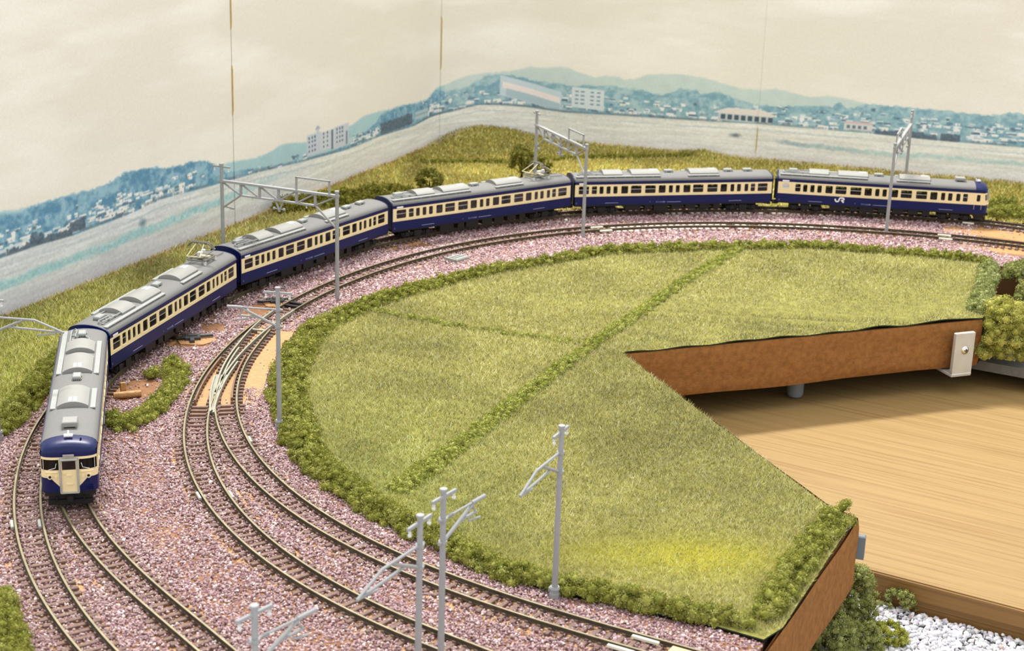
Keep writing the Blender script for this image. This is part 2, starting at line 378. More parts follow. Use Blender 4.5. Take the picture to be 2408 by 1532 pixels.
    for a, b, p, q in hg:
        m = (np.clip((U - a) * 2, 0, 1) * np.clip((b - U) * 2, 0, 1) * np.clip((q + (n2 - .5) * 4 - Z) * 2, 0, 1) * np.clip((Z - p + 2) * 2, 0, 1))
        lay(m * .92, c(96, 112, 128) + (n3[..., None] - .5) * 50)
    fl = np.interp(u, *np.array(field).T)[None, :]
    dk = np.clip(1 - np.abs(Z - fl - .9) / 1.4, 0, 1) * np.clip((n1 - .38) * 4 + ((U > 610) & (U < 855)) * .8, 0, 1)
    lay(dk * .85, c(108, 124, 134) + (n3[..., None] - .5) * 36)
    # fields
    st = noise(60, 26, 1.6, 4); fi = noise(70, 1.2, .8, 3)
    lft = np.clip((520 - U) / 260, 0, 1)[..., None]
    fc = c(242, 241, 234) * (1 - lft) + c(228, 232, 235) * lft
    fc = fc + (st[..., None] - .5) * 52 + (fi[..., None] - .5) * 34
    low = np.clip((9 - Z) / 9, 0, 1)[..., None]; fc = fc * (1 - low * .55) + (c(242, 241, 237) * (1 - lft) + c(220, 220, 230) * lft + (fi[..., None] - .5) * 40) * low * .55
    tb = np.interp(u, [0, 145, 190, 225, 274, 327, 395, 450, 520], [11.8, 11.8, 12, 12.2, 13, 13.8, 15.5, 15, 11])[None, :]
    tm = np.clip(1.6 - np.abs(Z - tb + (n1 - .5) * 3) / 2.0, 0, 1) * np.clip((430 - U) / 90, 0, 1) * np.clip(.35 + n2, 0, 1)
    fc = fc * (1 - tm[..., None] * .85) + (c(162, 216, 224) + (fi[..., None] - .5) * 60) * tm[..., None] * .85
    tb2 = np.interp(u, [880, 910, 941, 963, 999, 1077, 1289], [11.5, 11.3, 10.6, 9.8, 10.2, 10.9, 11])[None, :]
    tm2 = np.clip(1.5 - np.abs(Z - tb2 + (n1 - .5) * 3) / 1.6, 0, 1) * np.clip((U - 900) / 10, 0, 1) * np.clip(.3 + n2, 0, 1)
    kk = np.clip((970 - U) / 40, 0, 1)[..., None]
    fc = fc * (1 - tm2[..., None] * .8) + ((c(142, 172, 182) * kk + c(180, 212, 210) * (1 - kk)) + (fi[..., None] - .5) * 40) * tm2[..., None] * .8
    dl = np.clip(1 - np.abs(Z - fl + 4.2 + (n2 - .5) * 2) / 1.0, 0, 1) * np.clip((st - .4) * 4, 0, 1); fc = fc * (1 - dl[..., None] * .6) + c(160, 178, 186) * dl[..., None] * .6
    m = np.clip(1.2 - np.hypot((U - 872) / 5, (Z - 13.5) / 1.8), 0, 1) * (.4 + n2); m = np.clip(m, 0, 1); fc = fc * (1 - m[..., None]) + c(104, 122, 134) * m[..., None]
    m = np.clip(1.2 - np.hypot((U - 258) / 4, (Z - 18) / 3), 0, 1) * np.clip(.2 + n2, 0, 1); fc = fc * (1 - m[..., None]) + c(110, 140, 156) * m[..., None]
    lay(np.clip((fl - Z) / .6 + .5, 0, 1), fc)
    for _ in range(2): im[1:-1, 1:-1] = (im[1:-1, 1:-1] * 2 + im[:-2, 1:-1] + im[2:, 1:-1] + im[1:-1, :-2] + im[1:-1, 2:]) / 6
    im += (noise(90, .7, .7, 1)[..., None] - .5) * 7
    img = bpy.data.images.new('backdrop_print', W, H); px = np.ones((H, W, 4), np.float32); px[..., :3] = np.clip(im / 255, 0, 1)
    img.pixels.foreach_set(px.ravel()); img.update(); return img
bm_ = bpy.data.materials.new('backdrop_paper'); bm_.use_nodes = True; MATS['backdrop_paper'] = bm_
nt = bm_.node_tree; ti = nt.nodes.new('ShaderNodeTexImage'); ti.image = backdrop_image(); ti.extension = 'EXTEND'
pb = nt.nodes['Principled BSDF']; nt.links.new(ti.outputs['Color'], pb.inputs['Base Color'])
pb.inputs['Roughness'].default_value = .55; pb.inputs['Specular IOR Level'].default_value = .25
SEAMS = [0, 351, 635, 888, 1289]
LAB = ['printed backdrop paper, leftmost sheet with a blue wooded hill above white houses', 'printed backdrop paper, sheet with a grey apartment block, left of the rounded corner',
       'printed backdrop paper, sheet bending round the corner with pale mountains and a long school', 'printed backdrop paper, rightmost sheet with a white roofed house and low blue hills']
for k in range(4):
    us = np.linspace(SEAMS[k], SEAMS[k + 1] + (1.5 if k < 3 else 0), 100)
    P = np.array([wall_xy(t) for t in us]); d = np.gradient(P, axis=0); d /= np.linalg.norm(d, axis=1)[:, None]; nr = np.c_[d[:, 1], -d[:, 0]]
    bow = .6 + .22 * np.exp(-(us - us[0]) / 7) * (k > 0) - .1 * np.exp(-(us[-1] - us) / 7) + .1 * np.sin(us / 37 + k) * np.clip(np.minimum(us - us[0], us[-1] - us) / 20, 0, 1)
    v = []; uv = []
    for p, n_, t, b in zip(P, nr, us, bow):
        for zz in (-6, 40, 90, 140, 190, 240): v.append((*(p + n_ * b * 1.0), zz)); uv.append((t / 1289, (zz + 10) / 250))
    f = [(i * 6 + j, (i + 1) * 6 + j, (i + 1) * 6 + j + 1, i * 6 + j + 1) for i in range(len(us) - 1) for j in range(5)]
    me = mesh_np('backdrop_sheet', v, f); lay_ = me.uv_layers.new(name='uv'); uv = np.array(uv)
    lay_.data.foreach_set('uv', uv[np.array(f).ravel()].astype(np.float32).ravel()); me.materials.append(bm_)
    me.polygons.foreach_set('use_smooth', [True] * len(f))
    o = tag(link('backdrop_sheet', me), LAB[k], 'backdrop', 'printed backdrop sheets')
    if k:
        for (za, zb) in {1: ((62, 92), (112, 140)), 2: ((52, 92), (120, 150)), 3: ((2, 22),)}[k]:
            g = G(); p = wall_xy(SEAMS[k] - .3); q = nr[0]; e = d[0]
            a, b = p + q * 1.05, p + q * 1.05 + e * (.9 if k < 3 else .6)
            g.add([(*a, za), (*b, za + 3), (*b, zb - 3), (*a, zb), (*(a - q * .3), za), (*(b - q * .3), za + 3), (*(b - q * .3), zb - 3), (*(a - q * .3), zb)],
                  [(0, 1, 2, 3), (7, 6, 5, 4), (0, 4, 5, 1), (1, 5, 6, 2), (2, 6, 7, 3), (3, 7, 4, 0)])
            build('glue_strip', g, 'gum', o)
# wall behind the paper
g = G(); Wp = [tuple(p) for p in WALL]
dW = np.gradient(WALL, axis=0); dW /= np.linalg.norm(dW, axis=1)[:, None]; WN = np.c_[dW[:, 1], -dW[:, 0]]
g.sweep(WALL - WN * 4, [(-2, -45), (2, -45), (2, 245), (-2, 245)]); tag(build('wall_back', g, 'brown_board'), kind='structure')

# ------------------------------------------------------------------ ground board, ballast bed
HEDGE = np.array([(540, 822), (420, 862), (330, 886), (272, 898), (225, 911), (171, 920), (120, 910), (53, 892), (20, 868), (-15, 842), (-40, 815), (-60, 793), (-76, 768), (-93, 735), (-97, 705), (-97, 676), (-94, 640), (-84, 600), (-75, 572), (-59, 547), (-44, 526), (-27, 509), (-11, 492), (5, 477), (20, 469), (32, 465), (46, 458), (64, 451), (80, 442)], float)
TOUT = polar(r_train, 62, 176, 13.5, 190, 0, 6)
OUTER = np.vstack([TOUT, [(-186, 690), (-191, 655), (-194, 620), (-199, 590), (-213, 560), (-216, 500), (-192, 440), (-140, 320)]])
gp = [tuple(p) for p in WALL[::4]] + [(560, 805)] + [tuple(p) for p in HEDGE] + [(70, 418), (30, 320), (-140, 300), (-300, 420)]
g = G(); g.prism(gp[::-1], -27, -3.3); tag(build('ground', g, 'brown_board'), kind='structure')
BALLAST = [tuple(p) for p in OUTER] + [(30, 325), (70, 418)] + [tuple(p) for p in HEDGE[::-1]]
# ------------------------------------------------------------------ desk under the layout
de = np.array([57., -33.]); de /= np.linalg.norm(de); ang = math.atan2(de[1], de[0])
dk = thing('desk', 'light oak veneer desk top in the opening of the layout', 'desk', (137, 574, -60), ang)
g = G(); g.box(-420, 420, 1.2, 620, 0, 20); build('desk_top', g, 'desk_wood', dk)
g = G(); g.box(-420, 420, 0, 1.2, 0, 19.6); build('edge_band', g, 'desk_edge', dk)

# ------------------------------------------------------------------ field module
fd = np.array([.930, .367]); A0, B0, C0, D0, E0 = (51, 715), (241, 790), (270, 873), (117, 549), (126, 536)
mod = thing('field_module', 'grass covered field module cut out at right with brown felt sides', 'layout module', (51, 715, 0))
def rel(p): return (p[0] - 51, p[1] - 715)
MP = [(51, 715), (241, 790), (268, 873), (274, 893)] + [tuple(p) for p in HEDGE[4:]] + [(83.5, 450), (124.5, 535), (116, 548)]
def inset(poly, cx=None):
    return poly
g = G(); g.prism([rel(p) for p in MP[::-1]], -25.5, -3.0); build('board', g, 'board_dark', mod)
def felt(name, a, b, z0, z1, th=1.6, n=24, bul=.8):
    a, b = np.array(a, float), np.array(b, float); d = (b - a) / np.linalg.norm(b - a); nn = np.array([d[1], -d[0]]); vs = []; nz = 9
    for i in range(n + 1):
        for j in range(nz + 1):
            s = j / nz; zz = z0 + (z1 - z0) * s
            o = th + bul * (.5 * math.sin(i * .7) + .5 * math.sin(i * .31 + j)) * .35 - (1.1 if j == 0 else 0) - (.5 if j == nz else 0)
            p = a + (b - a) * i / n + nn * o; vs.append((*rel(p), zz + (.5 * math.sin(i * .45) if j == 0 else 0)))
    fs = [(i * (nz + 1) + j, (i + 1) * (nz + 1) + j, (i + 1) * (nz + 1) + j + 1, i * (nz + 1) + j + 1) for i in range(n) for j in range(nz)]
    g = G(); g.add(vs, fs)
    k = len(vs)
    g.add([(*rel(a), z0), (*rel(b), z0), (*rel(b), z1), (*rel(a), z1)], [(3, 2, 1, 0)])
    return build(name, g, 'felt', mod, smooth=True)
felt('felt_panel', (51, 715), (239.5, 789.4), -27, -2.6)
felt('felt_panel', (239.5, 789.4), (268, 873), -27, -2.6)
felt('felt_panel', (61, 397), (126.5, 536), -31, -2.6)
felt('felt_panel', (126.5, 536), (117, 549), -27, -2.6)
felt('felt_panel', (117, 549), (51, 715), -27, -2.6)
# grass mat sheet, lifted along the cut
MATP = [(51.5, 713), (97, 731.5), (146, 751), (192, 769.5), (214, 778.5), (226, 783), (240, 788.5), (267, 872), (272, 893)] + [tuple(p) for p in HEDGE[4:]] + [(87, 450), (125.5, 534), (116, 548)]
def mat_z(x, y):
    e = np.abs((x - 51) * .367 - (y - 715) * .930)
    lift = np.exp(-(e / 9.) ** 2) * ((x > 52))
    return -1.9 + lift * (1.6 * np.exp(-((x - 219) / 9.) ** 2) + .9 * np.exp(-((x - 182) / 14.) ** 2) + .6 * np.exp(-((x - 120) / 16.) ** 2) + .35 * np.sin(x / 4.))
far_edge = [(x, 715 + (x - 51) * .395 - 1.6) for x in np.arange(53, 240, 3.)]
mp2 = [(51.5, 713)] + far_edge + MATP[6:]
g = G(); n = len(mp2); zz = [float(mat_z(np.array(p[0]), np.array(p[1]))) for p in mp2]
g.add([(*rel(p), z + .35) for p, z in zip(mp2, zz)] + [(*rel(p), z - .25) for p, z in zip(mp2, zz)],
      [tuple(range(n))[::-1]] + [(i, (i + 1) % n, n + (i + 1) % n, n + i) for i in range(n)], 0)
g.m = [0] + [1] * n
build('grass_mat', g, ['mat_green', 'mat_edge'], mod)
for (x, y) in ((143.5, 766), (92, 480)):
    g = G(); g.tube([(*rel((x, y)), -38.9), (*rel((x, y)), -37.5), (*rel((x, y)), -25.5)], [3.6, 4.2, 4.2], 18); build('foot', g, 'foot_grey', mod, smooth=True)
# corner bracket with a dome screw
nn = np.array([fd[1], -fd[0]]); bk = link('bracket', None, mod, (*rel((221.8, 778.6)), 0), math.atan2(fd[1], fd[0]))
g = G(); g.bbox(0, 11.6, -4.6, -2.6, -28.2, -6.2, .4); g.bbox(-.2, 11.6, -4.6, 9.5, -29.4, -27.9, .3); g.tube([(0, -3.8, -28.4), (11.6, -3.8, -28.4)], 1.0, 10)
build('plate', g, 'aluminium', bk)
g = G(); g.sphere(0, 0, 0, 2.3, 18, 10); g.box(-1.0, 1.0, -2.32, -2.0, -.22, .22, 1); g.box(-.22, .22, -2.32, -2.0, -1., 1., 1)
sc_ = build('screw', g, ['chrome', 'black'], bk, (6.4, -4.3, -15.6), smooth=True); sc_.scale = (1, .55, 1)
g = G(); g.bbox(0, 4.2, 0, 3, -19, -10, .4); build('corner_bracket', g, 'foot_grey', mod, (*rel((126.8, 537.6)), 0), -.3)

# module at the right
rb = thing('side_board', 'grey edged board of the next module under the foliage at right', 'layout module', (230, 803, -32.3))
rd = np.array([33.3, -18.1]) / np.linalg.norm([33.3, -18.1]); a = math.atan2(rd[1], rd[0])
g = G(); g.box(0, 260, 0, 120, 0, 5); build('board', g, 'grey_board', rb, (0, 0, 0), a)
for (x, y) in ((60, 30), (60, 105), (200, 30)):
    g = G(); g.cyl(x, y, -7.65, 0, 4, 16); build('foot', g, 'foot_grey', rb, (0, 0, 0), a)
g = G(); g.prism([(2, 4), (62, 10), (180, -20), (186, 10), (66, 44), (16, 50)], -27.2, -3.5); o = build('terrain_block', g, 'board_dark', rb, (48, 28, 32.3), 0)

# ------------------------------------------------------------------ gravel yard, bottom right
dn = np.array([-de[1], de[0]])
def desk_pt(a, b): return tuple(np.array([137., 574.]) + de * a + dn * b)
g = G(); YARD = [desk_pt(-90, -.3), desk_pt(-90, -200), desk_pt(260, -200), desk_pt(260, -.3)]
g.prism(YARD, -62, -52.6); tag(build('ground', g, 'grey_board'), kind='structure')

# ------------------------------------------------------------------ tracks
RAIL = [(-.36, 0), (.36, 0), (.36, -.5), (.16, -.62), (.16, -1.25), (.6, -1.45), (.6, -1.6), (-.6, -1.6), (-.6, -1.45), (-.16, -1.25), (-.16, -.62), (-.36, -.5)]
def offset(P, o):
    d = np.gradient(P, axis=0); d /= np.linalg.norm(d, axis=1)[:, None]; return P + np.c_[-d[:, 1], d[:, 0]] * o
def rail(P, parent, name='rail', mats=('rail_side', 'rail_top'), prof=RAIL):
    g = G(); g.sweep(resample(P, 4.), prof, 0, 1); return build(name, g, list(mats), parent)
gs = G(); gs.bbox(-8.2, 8.2, -.85, .85, -2.9, -1.62, .15)
for s_ in (-4.5, 4.5):
    gs.bbox(s_ - 1.15, s_ - .6, -.6, .6, -1.55, -1.05, .1); gs.bbox(s_ + .6, s_ + 1.15, -.6, .6, -1.55, -1.05, .1)
ME_SLEEPER = gs.mesh('sleeper', 'sleeper')
gc = G()
for s_ in (-4.5, 4.5):
    for q_ in (-1.55, 1.55): gc.bbox(s_ + q_ - .95, s_ + q_ + .95, -.8, .8, -2.8, -1.35, .2)
ME_CHAIR = gc.mesh('sleeper', 'sleeper')
BED = [(-11.5, -3.3), (-9.0, -2.65), (9.0, -2.65), (11.5, -3.3)]
def in_turnout(x, y):
    t = math.atan2(y - OY, x - OX) % (2 * PI); return D2(164.5) < t < D2(188.5) and math.hypot(x - OX, y - OY) < r_out(t) - 1
def sleepers(P, parent, a=0, b=None, step=4.15):
    Q = resample(P, step)
    d = np.gradient(Q, axis=0)
    for i in range(a, len(Q) if b is None else b):
        q = Q[i]
        link('sleeper', ME_CHAIR if in_turnout(q[0], q[1]) else ME_SLEEPER, parent, (q[0], q[1], random.uniform(-.06, .04)), math.atan2(d[i][1], d[i][0]) + PI / 2 + random.uniform(-.03, .03))
def track(label, P, o1=4.5, o2=-4.5, ra=None, rb=None):
    t = thing('track', label, 'track')
    g = G(); g.sweep(resample(P, 5.), BED, 0); build('roadbed', g, 'tan', t)
    rail(offset(P, o1) if ra is None else ra, t); rail(offset(P, o2) if rb is None else rb, t)
    sleepers(P, t); return t
t_main = track('curved track that carries the train along the backdrop', PATH_T)
t_side = track('leftmost curved track, branching off under the front car', PATH_A)
t_in = track('inner curved track beside the hedge, running to the right edge behind', PATH_C)
t_d = track('innermost foreground track nearest the hedge, ending at a tan plate', PATH_D)
for t_, P_, a_, b_ in ((t_main, PATH_T, 10, 28.5), (t_in, PATH_C, 9, 17)):
    Q = P_[(P_[:, 0] > 268) & (P_[:, 1] > 760)]; g = G(); g.sweep(resample(Q, 5.), [(a_, -3.3), (b_, -3.3), (b_ - 1, -2.6), (a_, -2.5)]); build('roadbed', g, 'tan', t_)
# joiners
def near_idx(P, xy): return int(np.argmin(np.hypot(P[:, 0] - xy[0], P[:, 1] - xy[1])))
def joiner(parent, P, xy, off, m='joiner_grey', L=6.):
    i = near_idx(P, xy); d = P[min(i + 3, len(P) - 1)] - P[max(0, i - 3)]; a = math.atan2(d[1], d[0])
    n_ = np.array([-math.sin(a), math.cos(a)]); p = P[i] + n_ * off
    g = G(); g.bbox(-L / 2, L / 2, -.55, .55, -1.3, -.35, .2); build('rail_joiner', g, m, parent, (p[0], p[1], 0), a)
for xy, off, par, P, m, L in (((-109, 534), -5.6, t_in, PATH_C, 'joiner_grey', 6), ((-99, 536), 5.6, t_in, PATH_C, 'joiner_grey', 6), ((-100, 590), 5.6, t_d, PATH_D, 'joiner_grey', 6),
                              ((-168, 505), -5.6, t_side, PATH_A, 'joiner_grey', 6), ((-156, 507), 3.4, t_side, PATH_A, 'joiner_grey', 6),
                              ((43, 438), 3.3, t_d, PATH_D, 'joiner_ivory', 9), ((36, 433), -5.8, t_d, PATH_D, 'joiner_ivory', 9),
                              ((55, 938), 5.7, t_in, PATH_C, 'joiner_ivory', 8), ((50, 945), -3.2, t_in, PATH_C, 'joiner_ivory', 8),
                              ((262, 956), 5.7, t_in, PATH_C, 'joiner_ivory', 8), ((262, 960), -3.2, t_in, PATH_C, 'joiner_ivory', 8), ((285, 990), 5.8, t_main, PATH_T, 'joiner_ivory', 7)):
    joiner(par, P, xy, off, m, L)
# inner turnout: grey frog and closure rails, brown check rails, tie bar
tn = thing('turnout', 'curved turnout with a pale grey frog on bare tan roadbed', 'turnout')
CR = [(-.36, .02), (.36, .02), (.4, -1.5), (-.4, -1.5)]
rail(polar(r_out, 161, 187.5, -9.2, step=2), tn, 'closure_rail', ('turnout_metal', 'turnout_metal'), CR)
rail(polar(r_in, 161, 187.5, 9.2, step=2), tn, 'closure_rail', ('turnout_metal', 'turnout_metal'), CR)
rail(polar(r_in, 174, 186.5, 7.4, step=2), tn, 'wing_rail', ('turnout_metal', 'turnout_metal'), CR)
rail(polar(r_out, 178, 192, -10.9, step=2), tn, 'wing_rail', ('turnout_metal', 'turnout_metal'), CR)
rail(polar(r_in, 182, 192, 11., step=2), tn, 'wing_rail', ('turnout_metal', 'turnout_metal'), CR)
def strip_between(fa, fb, a, b, z):
    t = np.linspace(D2(a), D2(b), 24); va = fa(t); vb = fb(t); g = G(); P = [(OX + r * math.cos(q), OY + r * math.sin(q)) for r, q in zip(va, t)] + [(OX + r * math.cos(q), OY + r * math.sin(q)) for r, q in zip(vb[::-1], t[::-1])]
    g.prism(P, z - 1.1, z); return g
build('roadbed', strip_between(lambda t: r_out(t) - 1.5, lambda t: r_in(t) - 10.8 + 3 * np.clip((t - D2(184)) / D2(6), 0, 1) + 4 * np.clip((D2(168) - t) / D2(5), 0, 1), 163.5, 190.5, -2.45), 'tan', tn)
build('frog', strip_between(lambda t: r_out(t) - 11.2, lambda t: r_in(t) + 10.9, 181.5, 190.5, -.62), 'turnout_metal', tn)
rail(polar(r_out, 177, 189, -2.0, step=2), tn, 'check_rail', ('guard_brown', 'guard_brown'), CR)
rail(polar(r_in, 176, 189, 2.0, step=2), tn, 'check_rail', ('guard_brown', 'guard_brown'), CR)
for (th, w_) in ((158.3, .9), (159.4, .7)):
    p = np.array([OX + (r_out(D2(th)) - 4.6) * math.cos(D2(th)), OY + (r_out(D2(th)) - 4.6) * math.sin(D2(th))])
    g = G(); g.bbox(-4.2, 4.2, -w_, w_, -1.5, -.5, .15); build('tie_bar', g, 'black', tn, (p[0], p[1], 0), D2(th))
g = G(); g.bbox(-4, 4, -.9, .9, -1.2, -.45, .15); p = [OX + (r_out(D2(168)) - 5) * math.cos(D2(168)), OY + (r_out(D2(168)) - 5) * math.sin(D2(168))]; build('heel_plate', g, 'turnout_metal', tn, (p[0], p[1], 0), D2(168))
# outer turnout under the front car
to = thing('turnout', 'outer turnout partly hidden below the front car', 'turnout')
tq = np.linspace(D2(178), D2(186.5), 40)
rail(np.c_[158.6 + 339.6 * np.cos(tq), 621.8 + 339.6 * np.sin(tq)], to, 'check_rail', ('guard_brown', 'rail_top'), CR)
rail(polar(r_train, 176, 190, 6.3, step=2), to, 'closure_rail', ('turnout_metal', 'turnout_metal'), CR)

# pale pads added between the sleepers at the back, glare painted as white dashes
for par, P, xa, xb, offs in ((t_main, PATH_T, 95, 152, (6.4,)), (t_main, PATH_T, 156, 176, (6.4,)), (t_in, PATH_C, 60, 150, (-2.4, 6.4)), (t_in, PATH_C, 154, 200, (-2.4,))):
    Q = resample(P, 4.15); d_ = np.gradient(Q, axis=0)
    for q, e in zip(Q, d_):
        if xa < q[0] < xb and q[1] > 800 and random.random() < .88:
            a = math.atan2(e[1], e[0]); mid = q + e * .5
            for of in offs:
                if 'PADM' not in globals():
                    g = G(); g.bbox(-1.25, 1.25, -.75, .75, -2.3, -1.3, .1); PADM = g.mesh('glint_pad', 'glint_pale')
                link('glint_pad', PADM, par, (mid[0] - math.sin(a) * of, mid[1] + math.cos(a) * of, 0), a)
# point levers beside the train, dark crossed plastic parts
def lever(label, x, y, rz):
    t = thing('point_lever', label, 'point lever', (x, y, -2.4), rz)
    g = G(); g.bbox(-3.6, 3.6, -2.6, 2.6, 0, 1.7, .5); g.bbox(-2.2, 2.2, -1.4, 1.4, 1.7, 2.3, .2); build('housing', g, 'dark_grey_plastic', t)
    g = G(); g.tube([(3, .6, 1.0), (9.5, 1.2, 1.0)], .75, 8); build('rod', g, 'dark_grey_plastic', t)
    g = G(); g.tube([(-3, -1.2, 1), (-7.5, -1.6, 1), (-9.8, -.4, 1)], .7, 8); build('rod', g, 'black', t)
    g = G(); g.bbox(-1.6, .6, -6.4, -2.2, .1, 1.5, .3); g.bbox(-4.6, -2.4, 2.0, 4.8, .1, 1.3, .3); build('mounting_lug', g, 'dark_grey_plastic', t)
    g = G(); g.prism([(-6, -7), (4, -9.5), (11, -4), (9, 3), (3, 5), (-8, 4)], -.5, .02); build('base_plate', g, 'tan', t)
lever('dark grey point lever by the second car, left of the grey cantilever pole', -149, 716, .25)
lever('dark grey point lever half hidden behind the cantilever pole near the third car', -119, 779, .35)
# brown wiring bits in the bare spot between train and bush
g = G(); g.tube([(-166, 634.3, -1.4), (-160.5, 636.3, -1.4), (-155.3, 638.2, -1.4)], 1.5, 12, cap=False); g.tube([(-155.3, 638.2, -1.4), (-165.8, 634.4, -1.4)], 1.0, 12, cap=False)
g.add([], [])
t = tag(build('pipe_offcut', g, 'tan', smooth=True), 'tan hollow tube lying in the bare brown hole behind the island bush', 'tube')
g = G(); g.bbox(-1.1, 1.1, -.7, .7, -2.6, 3.4, .3); tag(build('post', g, 'tan', None, (-163.2, 639.8, -.6), .5), 'short tan peg standing by the roadbed edge beside the tube', 'peg')
g = G(); g.bbox(-.8, .8, -.7, .7, -2.6, 2.2, .3); tag(build('post', g, 'tan', None, (-104.5, 690, -.6), .3), 'short tan peg in the brown gap between turnout roadbed and hedge', 'peg')
g = G(); g.bbox(-6, 6, -4, 4, -3.2, -1.2, .6); g.bbox(-4.5, 4.5, -1.6, -.4, -1.2, -.7, .1); g.bbox(-4.5, 4.5, .8, 1.8, -1.2, -.7, .1); g.bbox(-6.5, -5.2, -4, 4, -3.2, -.8, .2)
tag(build('relay_cover', g, 'slate', None, (-32, 871, .2), .9), 'flat pale grey ribbed plate lying between inner track and far hedge', 'plate')
i = near_idx(PATH_D, (60, 433)); P = PATH_D[i - 10:i + 34]
g = G(); Q = resample(P, 2.); L = offset(Q, 3.3); R = offset(Q, -3.3); pl = [tuple(p) for p in L[1:-1]] + [tuple(R[-1] * .4 + L[-1] * .6)] + [tuple(R[-1] * .6 + L[-1] * .4)] + [tuple(p) for p in R[::-1][1:-1]]
g.prism(pl, -1.6, -.25); tag(build('crossing_plate', g, 'tan_plate'), 'smooth tan plate lying between the innermost rails at the bottom edge', 'plate')

# ------------------------------------------------------------------ ballast and gravel (loose stones, nobody could count them)
def stones(name, label, x, y, z, size, cols, material, cat='gravel', squash=.75):
    n = len(x); r = size[:, None] * rng.uniform(.55, 1.15, (n, 6)); a0 = rng.uniform(0, 2 * PI, n)
    base = np.zeros((n, 6, 3))
    for k in range(3):
        a = a0 + k * 2 * PI / 3 + rng.uniform(-.4, .4, n)
        base[:, k, 0] = r[:, k] * np.cos(a) * .62; base[:, k, 1] = r[:, k] * np.sin(a) * .62; base[:, k, 2] = size * squash * rng.uniform(.15, .75, n)
        a = a + .9
        base[:, 3 + k, 0] = r[:, 3 + k] * np.cos(a); base[:, 3 + k, 1] = r[:, 3 + k] * np.sin(a); base[:, 3 + k, 2] = -size * squash * rng.uniform(.1, .6, n)
    v = base + np.c_[x, y, z][:, None, :]
    f = np.array([(0, 1, 2), (0, 3, 1), (1, 3, 4), (1, 4, 2), (2, 4, 5), (2, 5, 0), (0, 5, 3)])
    F = (np.arange(n)[:, None, None] * 6 + f[None]).reshape(-1, 3)
    me = mesh_np(name, v.reshape(-1, 3), F, np.repeat(cols, 6, axis=0)); me.materials.append(MATS[material])
    return tag(link(name, me), label, cat, kind='stuff')
def scatter(poly, dens):
    P = np.array(poly); lo, hi = P.min(0), P.max(0); n = int((hi[0] - lo[0]) * (hi[1] - lo[1]) * dens)
    x, y = rng.uniform(lo[0], hi[0], n), rng.uniform(lo[1], hi[1], n); k = inside(poly, x, y); return x[k], y[k]
def in_view(x, y, z=0., m=.03):
    zc = z - CAM_H; d = y * cp - zc * sp; up = y * sp + zc * cp
    return (np.abs(x / d) < .317 + m) & (np.abs(up / d) < .2017 + m)
def palette(n, cols, wts, jit=.12):
    c = np.array([lin(q) for q in cols]); k = rng.choice(len(cols), n, p=np.array(wts) / sum(wts))
    return np.clip(c[k] * rng.uniform(1 - jit, 1 + jit, (n, 1)) * rng.uniform(.96, 1.04, (n, 3)), 0, 1)
x, y = scatter(BALLAST, 2.5); k = in_view(x, y, 0., .09); x, y = x[k], y[k]
dist = np.hypot(x, y); keep = rng.random(len(x)) < np.clip(1.0 - (dist - 620) / 750, .42, 1); x, y = x[keep], y[keep]; dist = dist[keep]
dt = {}
allT = np.full(len(x), 99.)
for P in (PATH_T, PATH_C, PATH_D, PATH_A): allT = np.minimum(allT, dist_path(P[::8], x, y))
bare = [(-101, 694, 5, 7), (-163, 641, 11, 9), (-158, 652, 7, 9), (-150, 713, 13, 9), (-121, 768, 11, 12), (-143, 735, 6, 7), (-57, 901, 9, 5), (-70, 890, 8, 3), (300, 968, 22, 16), (330, 955, 40, 30), (314, 932, 34, 14), (-96, 812, 7, 3), (-128, 760, 6, 6)]
p_keep = np.ones(len(x))
for (bx_, by_, ra_, rb_) in bare: p_keep = np.where(((x - bx_) / ra_) ** 2 + ((y - by_) / rb_) ** 2 + (lump_noise(0, 3, 4., x, y) - .5) < 1, .03, p_keep)
thp = np.arctan2(y - OY, x - OX); thp = np.where(thp < 0, thp + 2 * PI, thp); rp = np.hypot(x - OX, y - OY)
zone = (thp > D2(166.5)) & (thp < D2(191.5)) & (rp < r_out(thp) - .9 + 0 * rp) & (rp > r_in(thp) - np.where(thp < D2(184), 9.5, 2) - 1.5 * lump_noise(0, 9, 3., x, y))
p_keep = np.where(zone, .012, p_keep)
nzr = lump_noise(0, 5, 9., x, y)
p_keep = np.where((allT < 8.6) & (p_keep > .5), np.clip(.28 + .6 * nzr, 0, 1), p_keep)
p_keep = np.where((allT > 8.2) & (allT < 10.5) & (p_keep > .5), np.where(lump_noise(0, 15, 7., x, y) > .8, .25, p_keep), p_keep)
on_rail = np.abs(allT - 4.5) < .75
k = (rng.random(len(x)) < p_keep) & ~on_rail; x, y, allT, dist = x[k], y[k], allT[k], dist[k]
z = np.where(allT < 8.6, -2.02, -2.3 - np.clip((allT - 10) / 14, 0, .5)) + rng.normal(0, .22, len(x)) + .5 * (lump_noise(0, 8, 14., x, y) - .5)
size = rng.uniform(.42, .72, len(x)) * (1 + np.clip((dist - 620) / 900, 0, .45)) * np.where(rng.random(len(x)) < .04, 1.5, 1)
cols = palette(len(x), [(178, 150, 150), (158, 126, 129), (197, 172, 170), (132, 98, 102), (222, 202, 198), (100, 72, 74), (250, 242, 238)], [30, 28, 18, 16, 5, 6, 1.2])
stones('ballast', 'loose pinkish purple stone ballast around the tracks', x, y, z, size, cols, 'stones', 'ballast')
g = G(); g.prism(BALLAST[::-1], -3.3, -2.95); tag(build('ground', g, 'soil'), kind='structure')
x, y = scatter([desk_pt(-40, -1.7), desk_pt(-40, -130), desk_pt(110, -130), desk_pt(110, -1.7)], .62)
k = in_view(x, y, -50., .08); x, y = x[k], y[k]; n = len(x)
